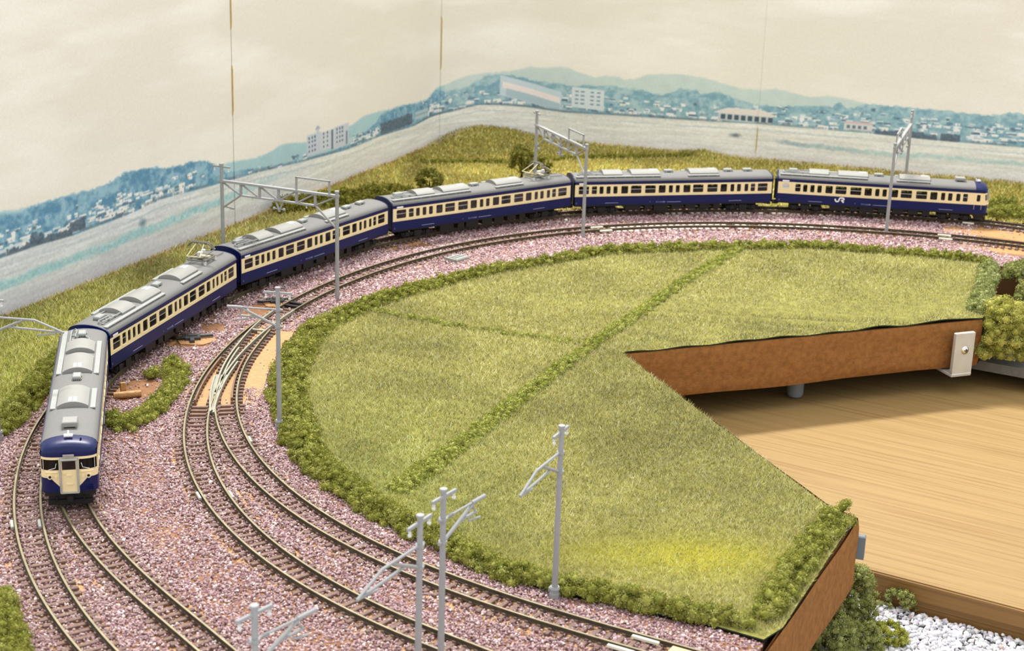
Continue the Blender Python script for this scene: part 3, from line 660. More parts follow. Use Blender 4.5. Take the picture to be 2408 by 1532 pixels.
stones('gravel', 'white crushed stone gravel in front of the desk edge, bottom right', x, y, -51.6 + rng.normal(0, .45, n), rng.uniform(1.1, 1.9, n), palette(n, [(206, 203, 206), (188, 186, 192), (222, 220, 222), (160, 158, 164), (185, 160, 150)], [40, 24, 20, 8, .4], .06), 'white_stones')

# ------------------------------------------------------------------ static grass
def blades(name, label, x, y, z, h, wdt, cols):
    n = len(x); a = rng.uniform(0, PI, n); la = rng.uniform(0, 2 * PI, n); ll = h * rng.uniform(.25, 1.0, n)
    v = np.zeros((n, 3, 3))
    v[:, 0] = np.c_[x - wdt * np.cos(a) / 2, y - wdt * np.sin(a) / 2, z]; v[:, 1] = np.c_[x + wdt * np.cos(a) / 2, y + wdt * np.sin(a) / 2, z]
    v[:, 2] = np.c_[x + ll * np.cos(la), y + ll * np.sin(la), z + h * rng.uniform(.6, 1.0, n)]
    me = mesh_np(name, v.reshape(-1, 3), np.arange(n * 3).reshape(-1, 3), np.repeat(cols, 3, axis=0)); me.materials.append(MATS['blades'])
    return tag(link(name, me), label, 'grass', kind='stuff')
OLIVE = [(184, 180, 108), (220, 214, 150), (146, 146, 78), (250, 246, 204), (196, 188, 124), (174, 150, 98), (110, 112, 56)]
def grass_cols(x, y, base_w, tint=None):
    n = len(x); c = palette(n, OLIVE, base_w, .15)
    m = .66 + .43 * lump_noise(0, 31, 26., x, y) * 1.0 + .12 * (lump_noise(0, 33, 7., x, y) - .5); c *= m[:, None]
    if tint is not None: c = tint(x, y, c)
    return np.clip(c, 0, 1)
ridge1 = smooth_path([(-40, 545), (-24, 580), (-8, 616), (9, 656), (37, 722), (58, 763), (90, 832), (118, 886), (134, 915)], 2.)
ridge2 = smooth_path([(-78, 771), (-53, 757), (-21, 743), (9, 733), (37, 723)], 2.)
def field_tint(x, y, c):
    yel = np.exp(-(((x - 66) / 30) ** 2 + ((y - 498) / 15) ** 2)) + .3 * np.exp(-(((x - 30) / 18) ** 2 + ((y - 497) / 10) ** 2)); grn = np.array(lin((226, 218, 50)))
    k = np.clip(yel * 1.1, 0, 1)[:, None] * .72; c = c * (1 - k) + (c * .35 + grn[None, :] * .85) * k
    dk = np.exp(-(((x - 62) / 40) ** 2 + ((y - 590) / 50) ** 2)) * .22; c = c * (1 - dk)[:, None]
    left = np.clip((690 - y) / 160, 0, 1) * np.clip((20 - x) / 60, 0, 1); c = c * (1 + left[:, None] * np.array([-.1, .02, -.18]))
    return c
FIELD = [tuple(p) for p in MATP[6:-1]] + [(116, 548), (51.5, 713)] + far_edge
def side_of(path, x, y):
    P = np.asarray(path)[::6]; best = np.full(len(x), 1e9); s = np.zeros(len(x))
    for a, b in zip(P[:-1], P[1:]):
        d = b - a; t = np.clip(((x - a[0]) * d[0] + (y - a[1]) * d[1]) / (d @ d), 0, 1); q = np.hypot(x - a[0] - t * d[0], y - a[1] - t * d[1])
        k = q < best; best = np.where(k, q, best); s = np.where(k, d[0] * (y - a[1]) - d[1] * (x - a[0]), s)
    return s, best
x, y = scatter(FIELD, 4.2); dist = np.hypot(x, y); k = rng.random(len(x)) < np.clip(1.05 - (dist - 560) / 560, .38, 1); x, y, dist = x[k], y[k], dist[k]
k = dist_path(HEDGE, x, y) > 2; x, y, dist = x[k], y[k], dist[k]
s1, _ = side_of(ridge1, x, y); s2, _ = side_of(ridge2, x, y)
z = mat_z(x, y) + .3; wdt = rng.uniform(.2, .36, len(x)) * (dist / 620); hh = rng.uniform(1.4, 2.3, len(x))
cols = grass_cols(x, y, [28, 26, 16, 9, 12, 6, 7], field_tint)
reg = np.where(s1 < 0, np.where(y > 712 + (x - 51) * .2, 0, 3), np.where(s2 > 0, 1, 2))
for q, lab in enumerate(('static grass field, far right one above the felt edge', 'static grass field, middle one behind the low cross ridge', 'static grass field, left one inside the round hedge', 'static grass field, near one with a bright yellow green patch')):
    k = reg == q; blades('grass', lab, x[k], y[k], z[k], hh[k], wdt[k], cols[k])
# verge between the train and the backdrop
VERGE = [tuple(p) for p in (WALL + WN * 3.0)[6:]] + [(556, 850)] + [tuple(p) for p in TOUT] + [(-186, 690), (-196, 650), (-200, 600), (-214, 560), (-300, 480)]
def verge_z(x, y): return -2.4 + 9.0 * np.exp(-((x + 30) ** 2 / 42 ** 2 + (y - 1216) ** 2 / 30 ** 2)) + 3.0 * np.exp(-((x - 135) ** 2 / 16 ** 2 + (y - 1183) ** 2 / 8 ** 2)) + .8 * lump_noise(0, 50, 30., x, y)
x, y = scatter(VERGE, 2.2); k = in_view(x, y, 0., .08) & (y > 520); x, y = x[k], y[k]; dist = np.hypot(x, y)
k = rng.random(len(x)) < np.clip(1.1 - (dist - 640) / 420, .36, 1); x, y, dist = x[k], y[k], dist[k]
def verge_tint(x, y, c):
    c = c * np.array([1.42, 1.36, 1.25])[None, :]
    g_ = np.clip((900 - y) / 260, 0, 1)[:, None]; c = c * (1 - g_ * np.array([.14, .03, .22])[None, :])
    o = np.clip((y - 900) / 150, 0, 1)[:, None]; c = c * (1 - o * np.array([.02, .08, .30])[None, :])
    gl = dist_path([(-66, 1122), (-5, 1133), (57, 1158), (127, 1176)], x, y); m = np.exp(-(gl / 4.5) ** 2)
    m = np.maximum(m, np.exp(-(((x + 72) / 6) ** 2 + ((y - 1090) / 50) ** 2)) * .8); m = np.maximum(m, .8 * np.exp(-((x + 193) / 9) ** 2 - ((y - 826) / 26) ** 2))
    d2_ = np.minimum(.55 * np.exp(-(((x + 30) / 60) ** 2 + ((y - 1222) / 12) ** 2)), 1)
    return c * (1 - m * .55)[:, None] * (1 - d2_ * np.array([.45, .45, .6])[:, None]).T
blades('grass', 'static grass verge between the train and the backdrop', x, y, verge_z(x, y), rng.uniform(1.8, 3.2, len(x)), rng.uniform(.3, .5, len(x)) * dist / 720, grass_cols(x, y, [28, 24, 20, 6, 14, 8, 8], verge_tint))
gx, gy = np.meshgrid(np.linspace(-300, 560, 150), np.linspace(440, 1260, 150)); fx, fy = gx.ravel(), gy.ravel(); fz = verge_z(fx, fy) - .1
inn = inside(VERGE, fx, fy); nc = 150; f = []
for j in range(149):
    for i in range(149):
        q = (j * nc + i, j * nc + i + 1, (j + 1) * nc + i + 1, (j + 1) * nc + i)
        if all(inn[t] for t in q): f.append(q)
me = mesh_np('ground', np.c_[fx, fy, fz], f); me.materials.append(MATS['mat_green']); tag(link('ground', me), kind='structure')

# ------------------------------------------------------------------ foam foliage
def ico(n=1):
    t = (1 + 5 ** .5) / 2; v = [(-1, t, 0), (1, t, 0), (-1, -t, 0), (1, -t, 0), (0, -1, t), (0, 1, t), (0, -1, -t), (0, 1, -t), (t, 0, -1), (t, 0, 1), (-t, 0, -1), (-t, 0, 1)]
    f = [(0, 11, 5), (0, 5, 1), (0, 1, 7), (0, 7, 10), (0, 10, 11), (1, 5, 9), (5, 11, 4), (11, 10, 2), (10, 7, 6), (7, 1, 8), (3, 9, 4), (3, 4, 2), (3, 2, 6), (3, 6, 8), (3, 8, 9), (4, 9, 5), (2, 4, 11), (6, 2, 10), (8, 6, 7), (9, 8, 1)]
    v = np.array(v, float); return v / np.linalg.norm(v, axis=1)[:, None], np.array(f)
IV, IF = ico()
GREENS = [(142, 144, 64), (168, 168, 86), (116, 120, 46), (200, 198, 126), (90, 92, 32)]
def foam(lumps, dens=2.0, fl=.85, cols=GREENS, wts=(30, 26, 22, 10, 12), low=-.35, name='foliage'):
    L = np.asarray(lumps, float); n = len(L)
    cv = (IV[None] * (L[:, 3] * .72)[:, None, None] * rng.uniform(.8, 1.2, (n, 12, 1))) + L[:, None, :3]
    cf = (np.arange(n)[:, None, None] * 12 + IF[None]).reshape(-1, 3); cv = cv.reshape(-1, 3)
    cc = palette(len(cv), cols[:3], wts[:3], .1)
    cnt = np.maximum(6, (4 * PI * L[:, 3] ** 2 * .62 * dens).astype(int)); idx = np.repeat(np.arange(n), cnt); m = len(idx)
    zz = rng.uniform(low, 1, m); a = rng.uniform(0, 2 * PI, m); q = np.sqrt(1 - zz ** 2); d = np.c_[q * np.cos(a), q * np.sin(a), zz]
    rr_ = L[idx, 3] * (.66 + .42 * rng.random(m) + .30 * (lump_noise(0, 71, .33, d[:, 0] + idx * 3.1, d[:, 1] + d[:, 2] * 2) - .4))
    p = L[idx, :3] + d * rr_[:, None]
    t1 = rng.normal(0, 1, (m, 3)); t1 /= np.linalg.norm(t1, axis=1)[:, None]; t2 = np.cross(t1, rng.normal(0, 1, (m, 3))); t2 /= np.linalg.norm(t2, axis=1)[:, None]
    s = fl * rng.uniform(.5, 1.05, (m, 1))
    v = np.stack([p - t1 * s * .55, p + t2 * s * .45, p + t1 * s * .55, p - t2 * s * .45 + d * s * .35], 1).reshape(-1, 3)
    base = len(cv); F = np.concatenate([cf, base + (np.arange(m)[:, None, None] * 4 + np.array([(0, 1, 2), (0, 2, 3)])[None]).reshape(-1, 3)])
    lc = palette(n, cols, wts, .12)[idx] * .45 + palette(m, cols, wts, .2) * .55
    me = mesh_np(name, np.vstack([cv, v]), F, np.vstack([cc, np.repeat(lc, 4, axis=0)])); me.materials.append(MATS['foam']); return me
def plant(name, label, cat, lumps, group=None, **kw):
    L = np.asarray(lumps, float); c = (L[:, 0].mean(), L[:, 1].mean(), L[:, 2].min()); L = L - np.array([*c, 0])
    t = thing(name, label, cat, c, 0, group); o = link('foliage', foam(L, **kw), t); o['kind'] = 'stuff'; return t
def row(path, wid, zb, h, step=2.2, r=(1.5, 2.8), seed=0):
    """lumps along a path, width given per path point"""
    rn = np.random.default_rng(seed); P = resample(np.c_[np.asarray(path, float), np.asarray(wid, float)], step); d = np.gradient(P[:, :2], axis=0); d /= np.linalg.norm(d, axis=1)[:, None]
    out = []
    for p, q in zip(P, d):
        n_ = max(2, int(p[2] / 1.35))
        for j in range(n_):
            o = (j + .5) / n_ * 2 - 1 + rn.uniform(-.25, .25); e = 1 - .65 * abs(o) ** 2; rad_ = rn.uniform(*r)
            z_ = zb + h * e * rn.uniform(.45, 1.0) - rad_ * .5
            out.append((p[0] - q[1] * o * p[2] + rn.uniform(-1, 1), p[1] + q[0] * o * p[2] + rn.uniform(-1, 1), z_, rad_))
            if z_ > zb + rad_ * 1.1: out.append((out[-1][0], out[-1][1], zb + rad_ * .6, rad_ * 1.05))
    return out
GG0 = [(152, 158, 96), (176, 180, 120), (126, 132, 72), (198, 202, 146), (100, 106, 54)]
H = HEDGE[1:]
plant('hedge', 'long far hedge at the back of the fields beside the inner track', 'hedge', row(H[2:9], [4, 4, 4, 4, 4.2, 4.4, 4.6], -2.5, 6.2, 2.4, seed=1), 'hedges round the field', dens=1.5, fl=1.0)
plant('hedge', 'curving hedge left of the middle field, behind the cantilever pole', 'hedge', row(H[8:14], [4.8, 5.2, 5.6, 6, 6.8, 7], -2.5, 6.4, 2.3, seed=2), 'hedges round the field', dens=1.9)
plant('hedge', 'broad hedge at the far left of the field beside the turnout', 'hedge', row(H[13:18], [7, 7.6, 7.4, 7, 6.6], -2.5, 6.6, 2.2, seed=3), 'hedges round the field', dens=2.2)
plant('hedge', 'hedge along the innermost track in front of the left field', 'hedge', row(H[17:23], [6.4, 5.8, 5.6, 5.4, 5.2, 5], -2.5, 6.4, 2.1, seed=4), 'hedges round the field', dens=3.6, fl=.6)
plant('hedge', 'nearest hedge in front of the yellow green patch', 'hedge', row(np.vstack([H[22:27], [(77, 449)]]) + np.array([1., 2.5]), [4.6, 4.4, 4.2, 4, 4, 3.6], -2.5, 6.8, 2.0, seed=5), 'hedges round the field', dens=4.2, fl=.55)
plant('hedge', 'hedge on the right rim of the near field above the brown felt side', 'hedge', row([(82, 455), (92, 478), (103, 502), (114, 524), (120.5, 536)], [4.2, 5.2, 5.2, 5, 4.2], -2., 5.8, 2.0, seed=6) + [(121.5, 537, 1.6, 2.6), (122.6, 537.6, 2.4, 2.0), (123.4, 537.4, 3.0, 1.5)], 'hedges round the field', dens=4.2, fl=.55)
plant('hedge', 'grey green hedge on the right rim of the far field', 'hedge', row([(238, 797), (250, 826), (262, 862), (270, 886)], [4.4, 4.8, 5.2, 5.4], -2., 6.5, 2.2, seed=7), 'hedges round the field', dens=1.9, fl=.9, cols=GG0)
RG = [(158, 162, 76), (178, 180, 98), (132, 138, 58), (200, 200, 126), (108, 116, 46)]
plant('hedge', 'low diagonal ridge of light green turf crossing the fields', 'ridge', row(ridge1[::4], np.interp(np.arange(len(ridge1[::4])), [0, 6, 18, len(ridge1[::4])], [6.4, 5.0, 4.0, 3.4]), -2.2, 3.8, 2.0, (1.3, 2.1), 8), 'turf ridges between the fields', dens=2.4, fl=.75, cols=RG)
plant('hedge', 'short low turf ridge between left and middle field', 'ridge', row(ridge2[::4], [2.6] * len(ridge2[::4]), -2.2, 2.6, 2.0, (1.0, 1.6), 9), 'turf ridges between the fields', dens=2.4, fl=.8, cols=RG)
plant('bush', 'island bush patch between the train and the turnout', 'bush', row([(-160, 608), (-153, 600), (-146, 618), (-143, 646), (-146, 668), (-152, 682)], [4, 5.5, 4.6, 4.2, 4.8, 3.6], -2.6, 5.0, 2.0, seed=10) + row([(-146, 668), (-153, 664), (-158, 660)], [3.4, 3.2, 2.6], -2.6, 5., 2, seed=20), 'loose bushes', dens=3.6, fl=.6)
plant('bush', 'long bush at the left edge beside the branch track', 'bush', row([(-201, 590), (-200, 615), (-200, 640), (-201, 668), (-200, 690)], [5, 6.4, 6.2, 5.2, 3.6], -2.6, 6.6, 2.0, seed=11), 'loose bushes', dens=3.6, fl=.6)
plant('bush', 'bush in the bottom left corner of the picture', 'bush', row([(-158, 452), (-150, 432), (-140, 408)], [6, 6, 6], -2.6, 7, 2., seed=12), 'loose bushes', dens=4.2, fl=.55)
plant('bush', 'dark hedge behind the third car against the backdrop', 'bush', row([(-146, 966), (-130, 978), (-108, 994), (-84, 1010), (-66, 1014)], [6, 8, 9, 9, 5], -2.4, 10, 2.8, (2.6, 3.8), 13), 'loose bushes', dens=1.3, fl=1.15, cols=[(132, 130, 54), (156, 152, 72), (108, 106, 38), (180, 174, 96), (80, 80, 26)])
plant('bush', 'bush behind the rear cab at the right edge', 'bush', row([(306, 1010), (316, 1016), (330, 1012)], [5, 7, 7], -2.4, 8, 2.4, (2.4, 3.6), 14) + row([(312, 1040), (326, 1036)], [5, 6], -2.4, 9, 2.4, (2.4, 3.4), 15), 'loose bushes', dens=1.4, fl=1.1)
plant('hedge', 'low turf strip on the verge in front of the backdrop corner', 'ridge', row([(-66, 1122), (-5, 1133), (57, 1158), (127, 1176), (140, 1192)], [1.6, 1.6, 1.6, 2, 3.], -2., 3.2, 3, (1.2, 2.), 16), dens=1.2, fl=1.2, cols=[(140, 142, 52), (160, 158, 66), (120, 122, 44), (170, 168, 84), (98, 100, 34)])
def tree(label, x, y, z, hgt, wid, seed, dens=1.4, fl=1.1, cols=((118, 116, 50), (142, 138, 68), (94, 92, 34), (170, 164, 92), (66, 66, 20))):
    rn = np.random.default_rng(seed); t = thing('tree', label, 'tree', (x, y, z), 0, 'small foam trees')
    g = G(); g.tube([(0, 0, 0), (.4, 0, hgt * .3), (-.3, .3, hgt * .6)], [.9, .7, .4], 7)
    for k in range(5):
        a = k * 1.26 + seed; g.tube([(0, 0, hgt * .28), (math.cos(a) * wid * .3, math.sin(a) * wid * .3, hgt * .55)], [.5, .25], 6)
    build('trunk', g, 'board_dark', t)
    lum = []
    for k in range(int(26 * (wid / 9) ** 1.3)):
        a = rn.uniform(0, 2 * PI); u_ = rn.uniform(-1, 1); q = math.sqrt(1 - u_ * u_) * rn.uniform(.35, 1) ** .5
        lum.append((q * math.cos(a) * wid * .8, q * math.sin(a) * wid * .8, hgt * (.62 + .34 * u_), rn.uniform(1.9, 3.1) * (wid / 9) ** .4))
    o = link('foliage', foam(lum, dens, fl, list(cols), (30, 24, 22, 10, 14), low=-.8), t); o['kind'] = 'stuff'
tree('small dark round tree behind the fourth car, left of the taller tree', -55.5, 1010, -2.4, 21, 10.5, 3)
tree('taller dark tree behind the second pantograph and the middle gantry', 3, 1078, -2.4, 23, 11, 5)
tree('smaller dark tree just right of the middle gantry post', 17, 1074, -2.4, 17, 8, 8)
def clump(name, label, cat, cx, cy, zb, R, hgt, seed, n=40, **kw):
    rn = np.random.default_rng(seed); lum = []
    for k in range(int(n * 2.6)):
        a = rn.uniform(0, 2 * PI); u_ = rn.uniform(0, 1); q = math.sqrt(1 - (u_ * .9) ** 2) * rn.uniform(.3, 1) ** .5
        lum.append((cx + q * R * math.cos(a), cy + q * R * math.sin(a), zb + hgt * (.12 + .78 * u_), rn.uniform(.13, .22) * R))
    return plant(name, label, cat, lum, 'foliage by the field module', **kw)
GG = [(146, 150, 84), (170, 172, 106), (120, 124, 64), (198, 198, 140), (94, 98, 46)]
clump('bush', 'large round bush against the brown felt side, above the gravel', 'bush', 131, 549, -52, 10.5, 25, 1, 60, dens=3.6, fl=.6, cols=GG)
clump('bush', 'bush at the bottom edge in front of the brown felt side', 'bush', 117, 519, -52, 12, 21, 2, 70, dens=3.6, fl=.6, cols=GG)
clump('bush', 'bushy lump beside the gravel at the bottom edge', 'bush', 131, 526, -52, 8, 14, 3, 40, dens=3.6, fl=.6, cols=GG)
clump('bush', 'small bush at the desk edge above the white gravel', 'bush', 153, 563, -52.4, 6.5, 9.5, 4, 26, dens=3.6, fl=.6, cols=GG)
clump('bush', 'yellow green grass tuft spilling onto the gravel', 'bush', 143, 536, -52.4, 7.5, 8, 5, 26, dens=3.8, fl=.6, cols=[(158, 160, 68), (178, 178, 84), (134, 138, 56), (198, 196, 112), (112, 116, 46)])
clump('bush', 'tall bright bush at the right edge beside the bracket', 'bush', 252, 795, -26, 17, 33, 6, 90, dens=3.4, fl=.68, cols=[(176, 174, 84), (200, 196, 108), (146, 144, 62), (222, 216, 140), (112, 110, 44)])
clump('bush', 'bush at the right edge behind the bright one', 'bush', 281, 812, -26, 17, 31, 7, 80, dens=2.4, fl=.75, cols=GG)
clump('bush', 'bush at the right edge below the bare roadbed', 'bush', 290, 876, -5, 15, 10, 8, 50, dens=1.7, fl=.95, cols=GG)
clump('bush', 'bush at the right edge beside the dark slit by the field rim', 'bush', 284, 846, -26, 13, 30, 9, 60, dens=2.2, fl=.8, cols=GG)

# ------------------------------------------------------------------ railcars (local x along the car, +y away from the viewer, rail head z = 0)
HW, LEN = 9.6, 65.0
ZS, ZB, ZT, ZG = 6.2, 11.57, 19.07, 20.9
ROOF = [(9.6, 20.75), (9.45, 21.5), (8.9, 22.3), (7.9, 22.95), (6.2, 23.55), (4.2, 23.98), (2.1, 24.22), (0, 24.3)]
ROOF = ROOF + [(-a, b) for a, b in ROOF[::-1][1:]]
def roof_z(y): return float(np.interp(abs(y), [0, 2.1, 4.2, 6.2, 7.9, 8.9, 9.45, 9.6], [24.3, 24.22, 23.98, 23.55, 22.95, 22.3, 21.5, 20.75]))
WIN = [(-61.8, -55.3, 'w'), (-53.5, -50.2, 'm'), (-48.6, -46.0, 'n'), (-44.1, -41.5, 'n'), (-39.7, -37.0, 'n'), (-34.6, -30.2, 'p'), (-28.4, -21.6, 'w'), (-19.2, -12.4, 'w'), (-10.4, -5.9, 'p'),
       (-3.8, -1.2, 'n'), (.7, 3.3, 'n'), (5.7, 10.3, 'p'), (12, 18.8, 'w'), (21.4, 28.1, 'w'), (30.1, 34.4, 'p'), (36.7, 39.2, 'n'), (41, 43.6, 'n'), (46, 48.5, 'n'), (50.1, 53, 'm'), (54.8, 61.3, 'w')]
ZW = {'w': (13.15, 18.15), 'm': (13.15, 18.15), 'p': (13.15, 18.1), 'n': (13.2, 18.0), 't': (14.6, 17.9), 'c': (13.7, 18.0)}
def band(side, x0, x1, wins):
    """cream waist band with rounded window openings and reveals"""
    g = G(); yo, yi = side * HW, side * (HW - .75); K = 3
    bx = [x0] + [(wins[i][1] + wins[i + 1][0]) / 2 for i in range(len(wins) - 1)] + [x1]
    for (a, b, k), c0, c1 in zip(wins, bx[:-1], bx[1:]):
        zb, zt = ZW[k]; r = .55 if k != 't' else .8; P = []; Q = []
        for cx_, cz_, st, ex, ez in ((b - r, zb + r, -PI / 2, c1, ZB), (b - r, zt - r, 0, c1, ZT), (a + r, zt - r, PI / 2, c0, ZT), (a + r, zb + r, PI, c0, ZB)):
            for j in range(K):
                t = st + PI / 2 * j / (K - 1); px, pz = cx_ + r * math.cos(t), cz_ + r * math.sin(t); P.append((px, pz))
                hor = (j == 0) == (st in (-PI / 2, PI / 2))
                if j == 1: Q.append((ex, ez))
                elif hor: Q.append((px, ez))
                else: Q.append((ex, pz))
        n = len(P)
        vs = [(x, yo, z) for x, z in P] + [(x, yo, z) for x, z in Q] + [(x, yi, z) for x, z in P] + [(x, yi, z) for x, z in Q]
        fs = []
        for i in range(n):
            j = (i + 1) % n; fs += [(i, n + i, n + j, j), (2 * n + i, i, j, 2 * n + j), (3 * n + i, 2 * n + i, 2 * n + j, 3 * n + j)]
        if side > 0: fs = [f[::-1] for f in fs]
        g.add(vs, fs)
        # raised sill below each wide window
        if k in 'wmp': g.box(a - .1, b + .1, min(yo, yo + side * .18), max(yo, yo + side * .18), zb - .75, zb - .3)
    return g
PANE = {}
def pane_mesh(kind, wd):
    key = (kind, round(wd, 1))
    if key not in PANE:
        zb, zt = ZW[kind]; h = wd / 2; g = G(); g.box(-h, h, -.08, .08, zb, zt); PANE[key] = g.mesh('window_pane', 'frosted' if kind == 't' else 'window_glass')
        b = None
        if kind in 'wm':
            g = G(); g.box(-h, h, -.16, .16, 15.72, 16.02); b = g.mesh('sash_bar', 'silver')
        if kind == 't':
            g = G(); g.box(-h, h, -.16, .16, 16.1, 16.3); b = g.mesh('sash_bar', 'joiner_grey')
        PANE[key] = (PANE[key], b)
    return PANE[key]
def text_mesh(name, s, size, m):
    cu = bpy.data.curves.new(name, 'FONT'); cu.body = s; cu.size = size * S; cu.extrude = .01 * S; cu.align_x = 'CENTER'
    o = bpy.data.objects.new(name, cu); COL.objects.link(o); dg = bpy.context.evaluated_depsgraph_get()
    me = bpy.data.meshes.new_from_object(o.evaluated_get(dg)); bpy.data.objects.remove(o); me.materials.clear(); me.materials.append(MATS[m]); me.name = name; return me
def face_x(y, z):
    q = max(0., 1 - (abs(y) / HW) ** 4.2); return 63.2 + 2.75 * q ** .62 - max(0, z - 14.2) * .10
def cab(root):
    """sloped three window cab end at +x"""
    key = [3.45, 3.0, 9.35, 8.75, 8.55]
    ys = sorted(set([round(v, 3) for v in np.linspace(-HW, HW, 45)] + [s * k for k in key for s in (-1, 1)]))
    ys = [y for i, y in enumerate(ys) if i == 0 or y - ys[i - 1] > .06 or abs(y) in key]
    cr_, bl, gl = G(), G(), {-1: G(), 1: G()}
    def vee(y):
        a = abs(y); return 8.3 if a < 3.3 else (11.57 if a > 6.3 else 8.3 + (a - 3.3) / 3.0 * 3.27)
    def strip(g, ya, yb, fa, fb, n, inn=0.):
        vs = []; 
        for j in range(n + 1):
            za = fa[0] + (fa[1] - fa[0]) * j / n; zb = fb[0] + (fb[1] - fb[0]) * j / n
            vs += [(face_x(ya, za) - inn, ya * (1 - inn * .02), za), (face_x(yb, zb) - inn, yb * (1 - inn * .02), zb)]
        g.add(vs, [(2 * j, 2 * j + 1, 2 * j + 3, 2 * j + 2) for j in range(n)])
    WB, WT = 14.55, 18.25
    for ya, yb in zip(ys[:-1], ys[1:]):
        m = (ya + yb) / 2; a = abs(m)
        strip(bl, ya, yb, (ZS, vee(ya)), (ZS, vee(yb)), 2)
        win = 3.45 < a < 8.55 or 8.75 < a < 9.35
        if win:
            strip(cr_, ya, yb, (vee(ya), WB), (vee(yb), WB), 3); strip(cr_, ya, yb, (WT, ZT + .1), (WT, ZT + .1), 1)
            strip(gl[1 if m > 0 else -1], ya, yb, (WB - .1, WT + .1), (WB - .1, WT + .1), 2, .25)
        else: strip(cr_, ya, yb, (vee(ya), ZT + .1), (vee(yb), ZT + .1), 5)
    build('cab_front', cr_, 'cream', root, smooth=True); build('cab_lower_front', bl, 'blue', root, smooth=True)
    for s in (-1, 1):
        ws = build('windscreen', gl[s], 'cab_glass', root, smooth=True)
        g = G(); y0 = s * 6.9; g.tube([(face_x(y0, 14.7) + .25, y0, 14.7), (face_x(s * 4.6, 15.4) + .25, s * 4.6, 15.4), (face_x(s * 4.3, 17) + .25, s * 4.2, 17.0)], .11, 5); build('wiper', g, 'white', ws)
        g = G(); g.tube([(face_x(s * 8.65, z_) + .12, s * 8.65, z_) for z_ in (14.4, 16, 18.3)], .16, 6); build('corner_post', g, 'silver', root)
        g = G(); x = face_x(6.5, 12.2); g.tube([(x - .4, s * 6.5, 12.25), (x + .75, s * 6.5, 12.25)], [1.0, .88], 16); g.tube([(x + .72, s * 6.5, 12.25), (x + .80, s * 6.5, 12.25)], [.5, .5], 12, 1)
        build('headlight', g, ['cream', 'black'], root, smooth=True)
        g = G(); x = face_x(6.2, 9.7); g.tube([(x - .3, s * 6.2, 9.9), (x + .4, s * 6.2, 9.9)], .5, 12); build('tail_light', g, 'blue', root, smooth=True)
        g = G(); x = face_x(4.5, 11.8); g.tube([(x - .3, s * 4.5, 11.9), (x + .35, s * 4.5, 11.9)], .42, 10); build('marker_boss', g, 'cream', root, smooth=True)
        g = G(); P = [(face_x(y, 13.75) + .1, y, 13.75) for y in np.linspace(s * 3.9, s * 8, 7)]; g.tube(P, .24, 6); build('handrail', g, 'cream', root)
    g = G(); x = face_x(5.8, 7.6)
    for k in range(4): g.box(x - .3, x + .25, 3.9, 8.0, 6.7 + k * .48, 6.95 + k * .48)
    build('louvre', g, 'blue', root)
    # gangway door with pale rubber rim
    xd = 66.0
    dr = G(); dr.box(xd - 1.2, xd + .15, -2.6, 2.6, 6.3, 14.6); dr.box(xd - 1.2, xd + .15, -2.6, -2.3, 14.6, 18.6); dr.box(xd - 1.2, xd + .15, 2.3, 2.6, 14.6, 18.6); dr.box(xd - 1.2, xd + .15, -2.3, 2.3, 18.2, 18.6)
    for (a, b, z_) in ((-2.2, -1.2, 13.2), (-.8, .9, 12.3), (-1, 1.2, 9.0)): dr.box(xd + .1, xd + .4, a, b, z_, z_ + .45)
    d = build('gangway_door', dr, 'cream', root)
    g = G(); g.box(xd - .3, xd + .06, -2.3, 2.3, 14.6, 18.2); build('door_window', g, 'dark_glass', d)
    g = G()
    for s in (-1, 1): g.tube([(xd + .2, s * 2.95, 6.0), (xd + .55, s * 2.95, 10), (xd + .5, s * 2.95, 18.2)], .38, 8)
    g.tube([(xd + .5, -2.95, 18.4), (xd + .5, 2.95, 18.4)], .38, 8); g.tube([(xd + .2, -2.95, 6.0), (xd + .2, 2.95, 6.0)], .42, 8)
    g.box(xd - 1.5, xd + .3, -3.25, -2.6, 5.9, 18.6); g.box(xd - 1.5, xd + .3, 2.6, 3.25, 5.9, 18.6); g.box(xd - 1.5, xd + .3, -3.2, 3.2, 18.5, 18.85); g.box(xd - 1.5, xd + .2, -3.2, 3.2, 5.7, 6.3)
    build('rubber_rim', g, 'joiner_grey', d)
    # blue roof cap with brow
    g = G(); n = 12; cols = [y for y in np.linspace(-HW, HW, 31)]; vs = []
    for j in range(n + 1):
        t = PI / 2 * j / n; cx_, sz_ = math.cos(t) ** .55, math.sin(t) ** .62
        for y in cols:
            xf = face_x(y, ZT + .1) + .12; vs.append((57.5 + (xf - 57.5) * cx_, y, ZT + .1 + (roof_z(y) - ZT - .1) * sz_ + .02))
    m = len(cols); g.add(vs, [(j * m + i, j * m + i + 1, (j + 1) * m + i + 1, (j + 1) * m + i) for j in range(n) for i in range(m - 1)])
    for s in (-1, 1): g.box(57.4, 63.25, min(s * (HW - .5), s * HW), max(s * (HW - .5), s * HW), ZT, 20.9)
    build('roof_cap', g, 'blue', root, smooth=True)
    g = G(); g.box(63.6, 65.95, -2.3, 2.3, 19.35, 20.5, 0); g.box(65.95, 66.05, -1.9, 1.9, 19.5, 20.3, 1); build('destination_sign', g, ['blue', 'silver'], root)
    g = G(); g.bbox(59.3, 60.9, -1.5, 1.5, 24.9, 25.5, .15); g.tube([(59.6, 0, 24.3), (59.6, 0, 25.9)], .3, 8); g.tube([(58.4, -.1, 24.9), (58.4, -.1, 26.2)], .34, 8); g.box(58.4, 60, -.25, .05, 24.6, 25.1); build('whistle', g, 'white', root)
    g = G(); g.tube([(61.5, 4.2, 23.4), (61.5, 4.2, 24.6)], .32, 8); build('roof_bolt', g, 'blue', root)
    g = G(); g.bbox(45.3, 51.5, -2.7, 2.7, 24.9, 26.6, .3)
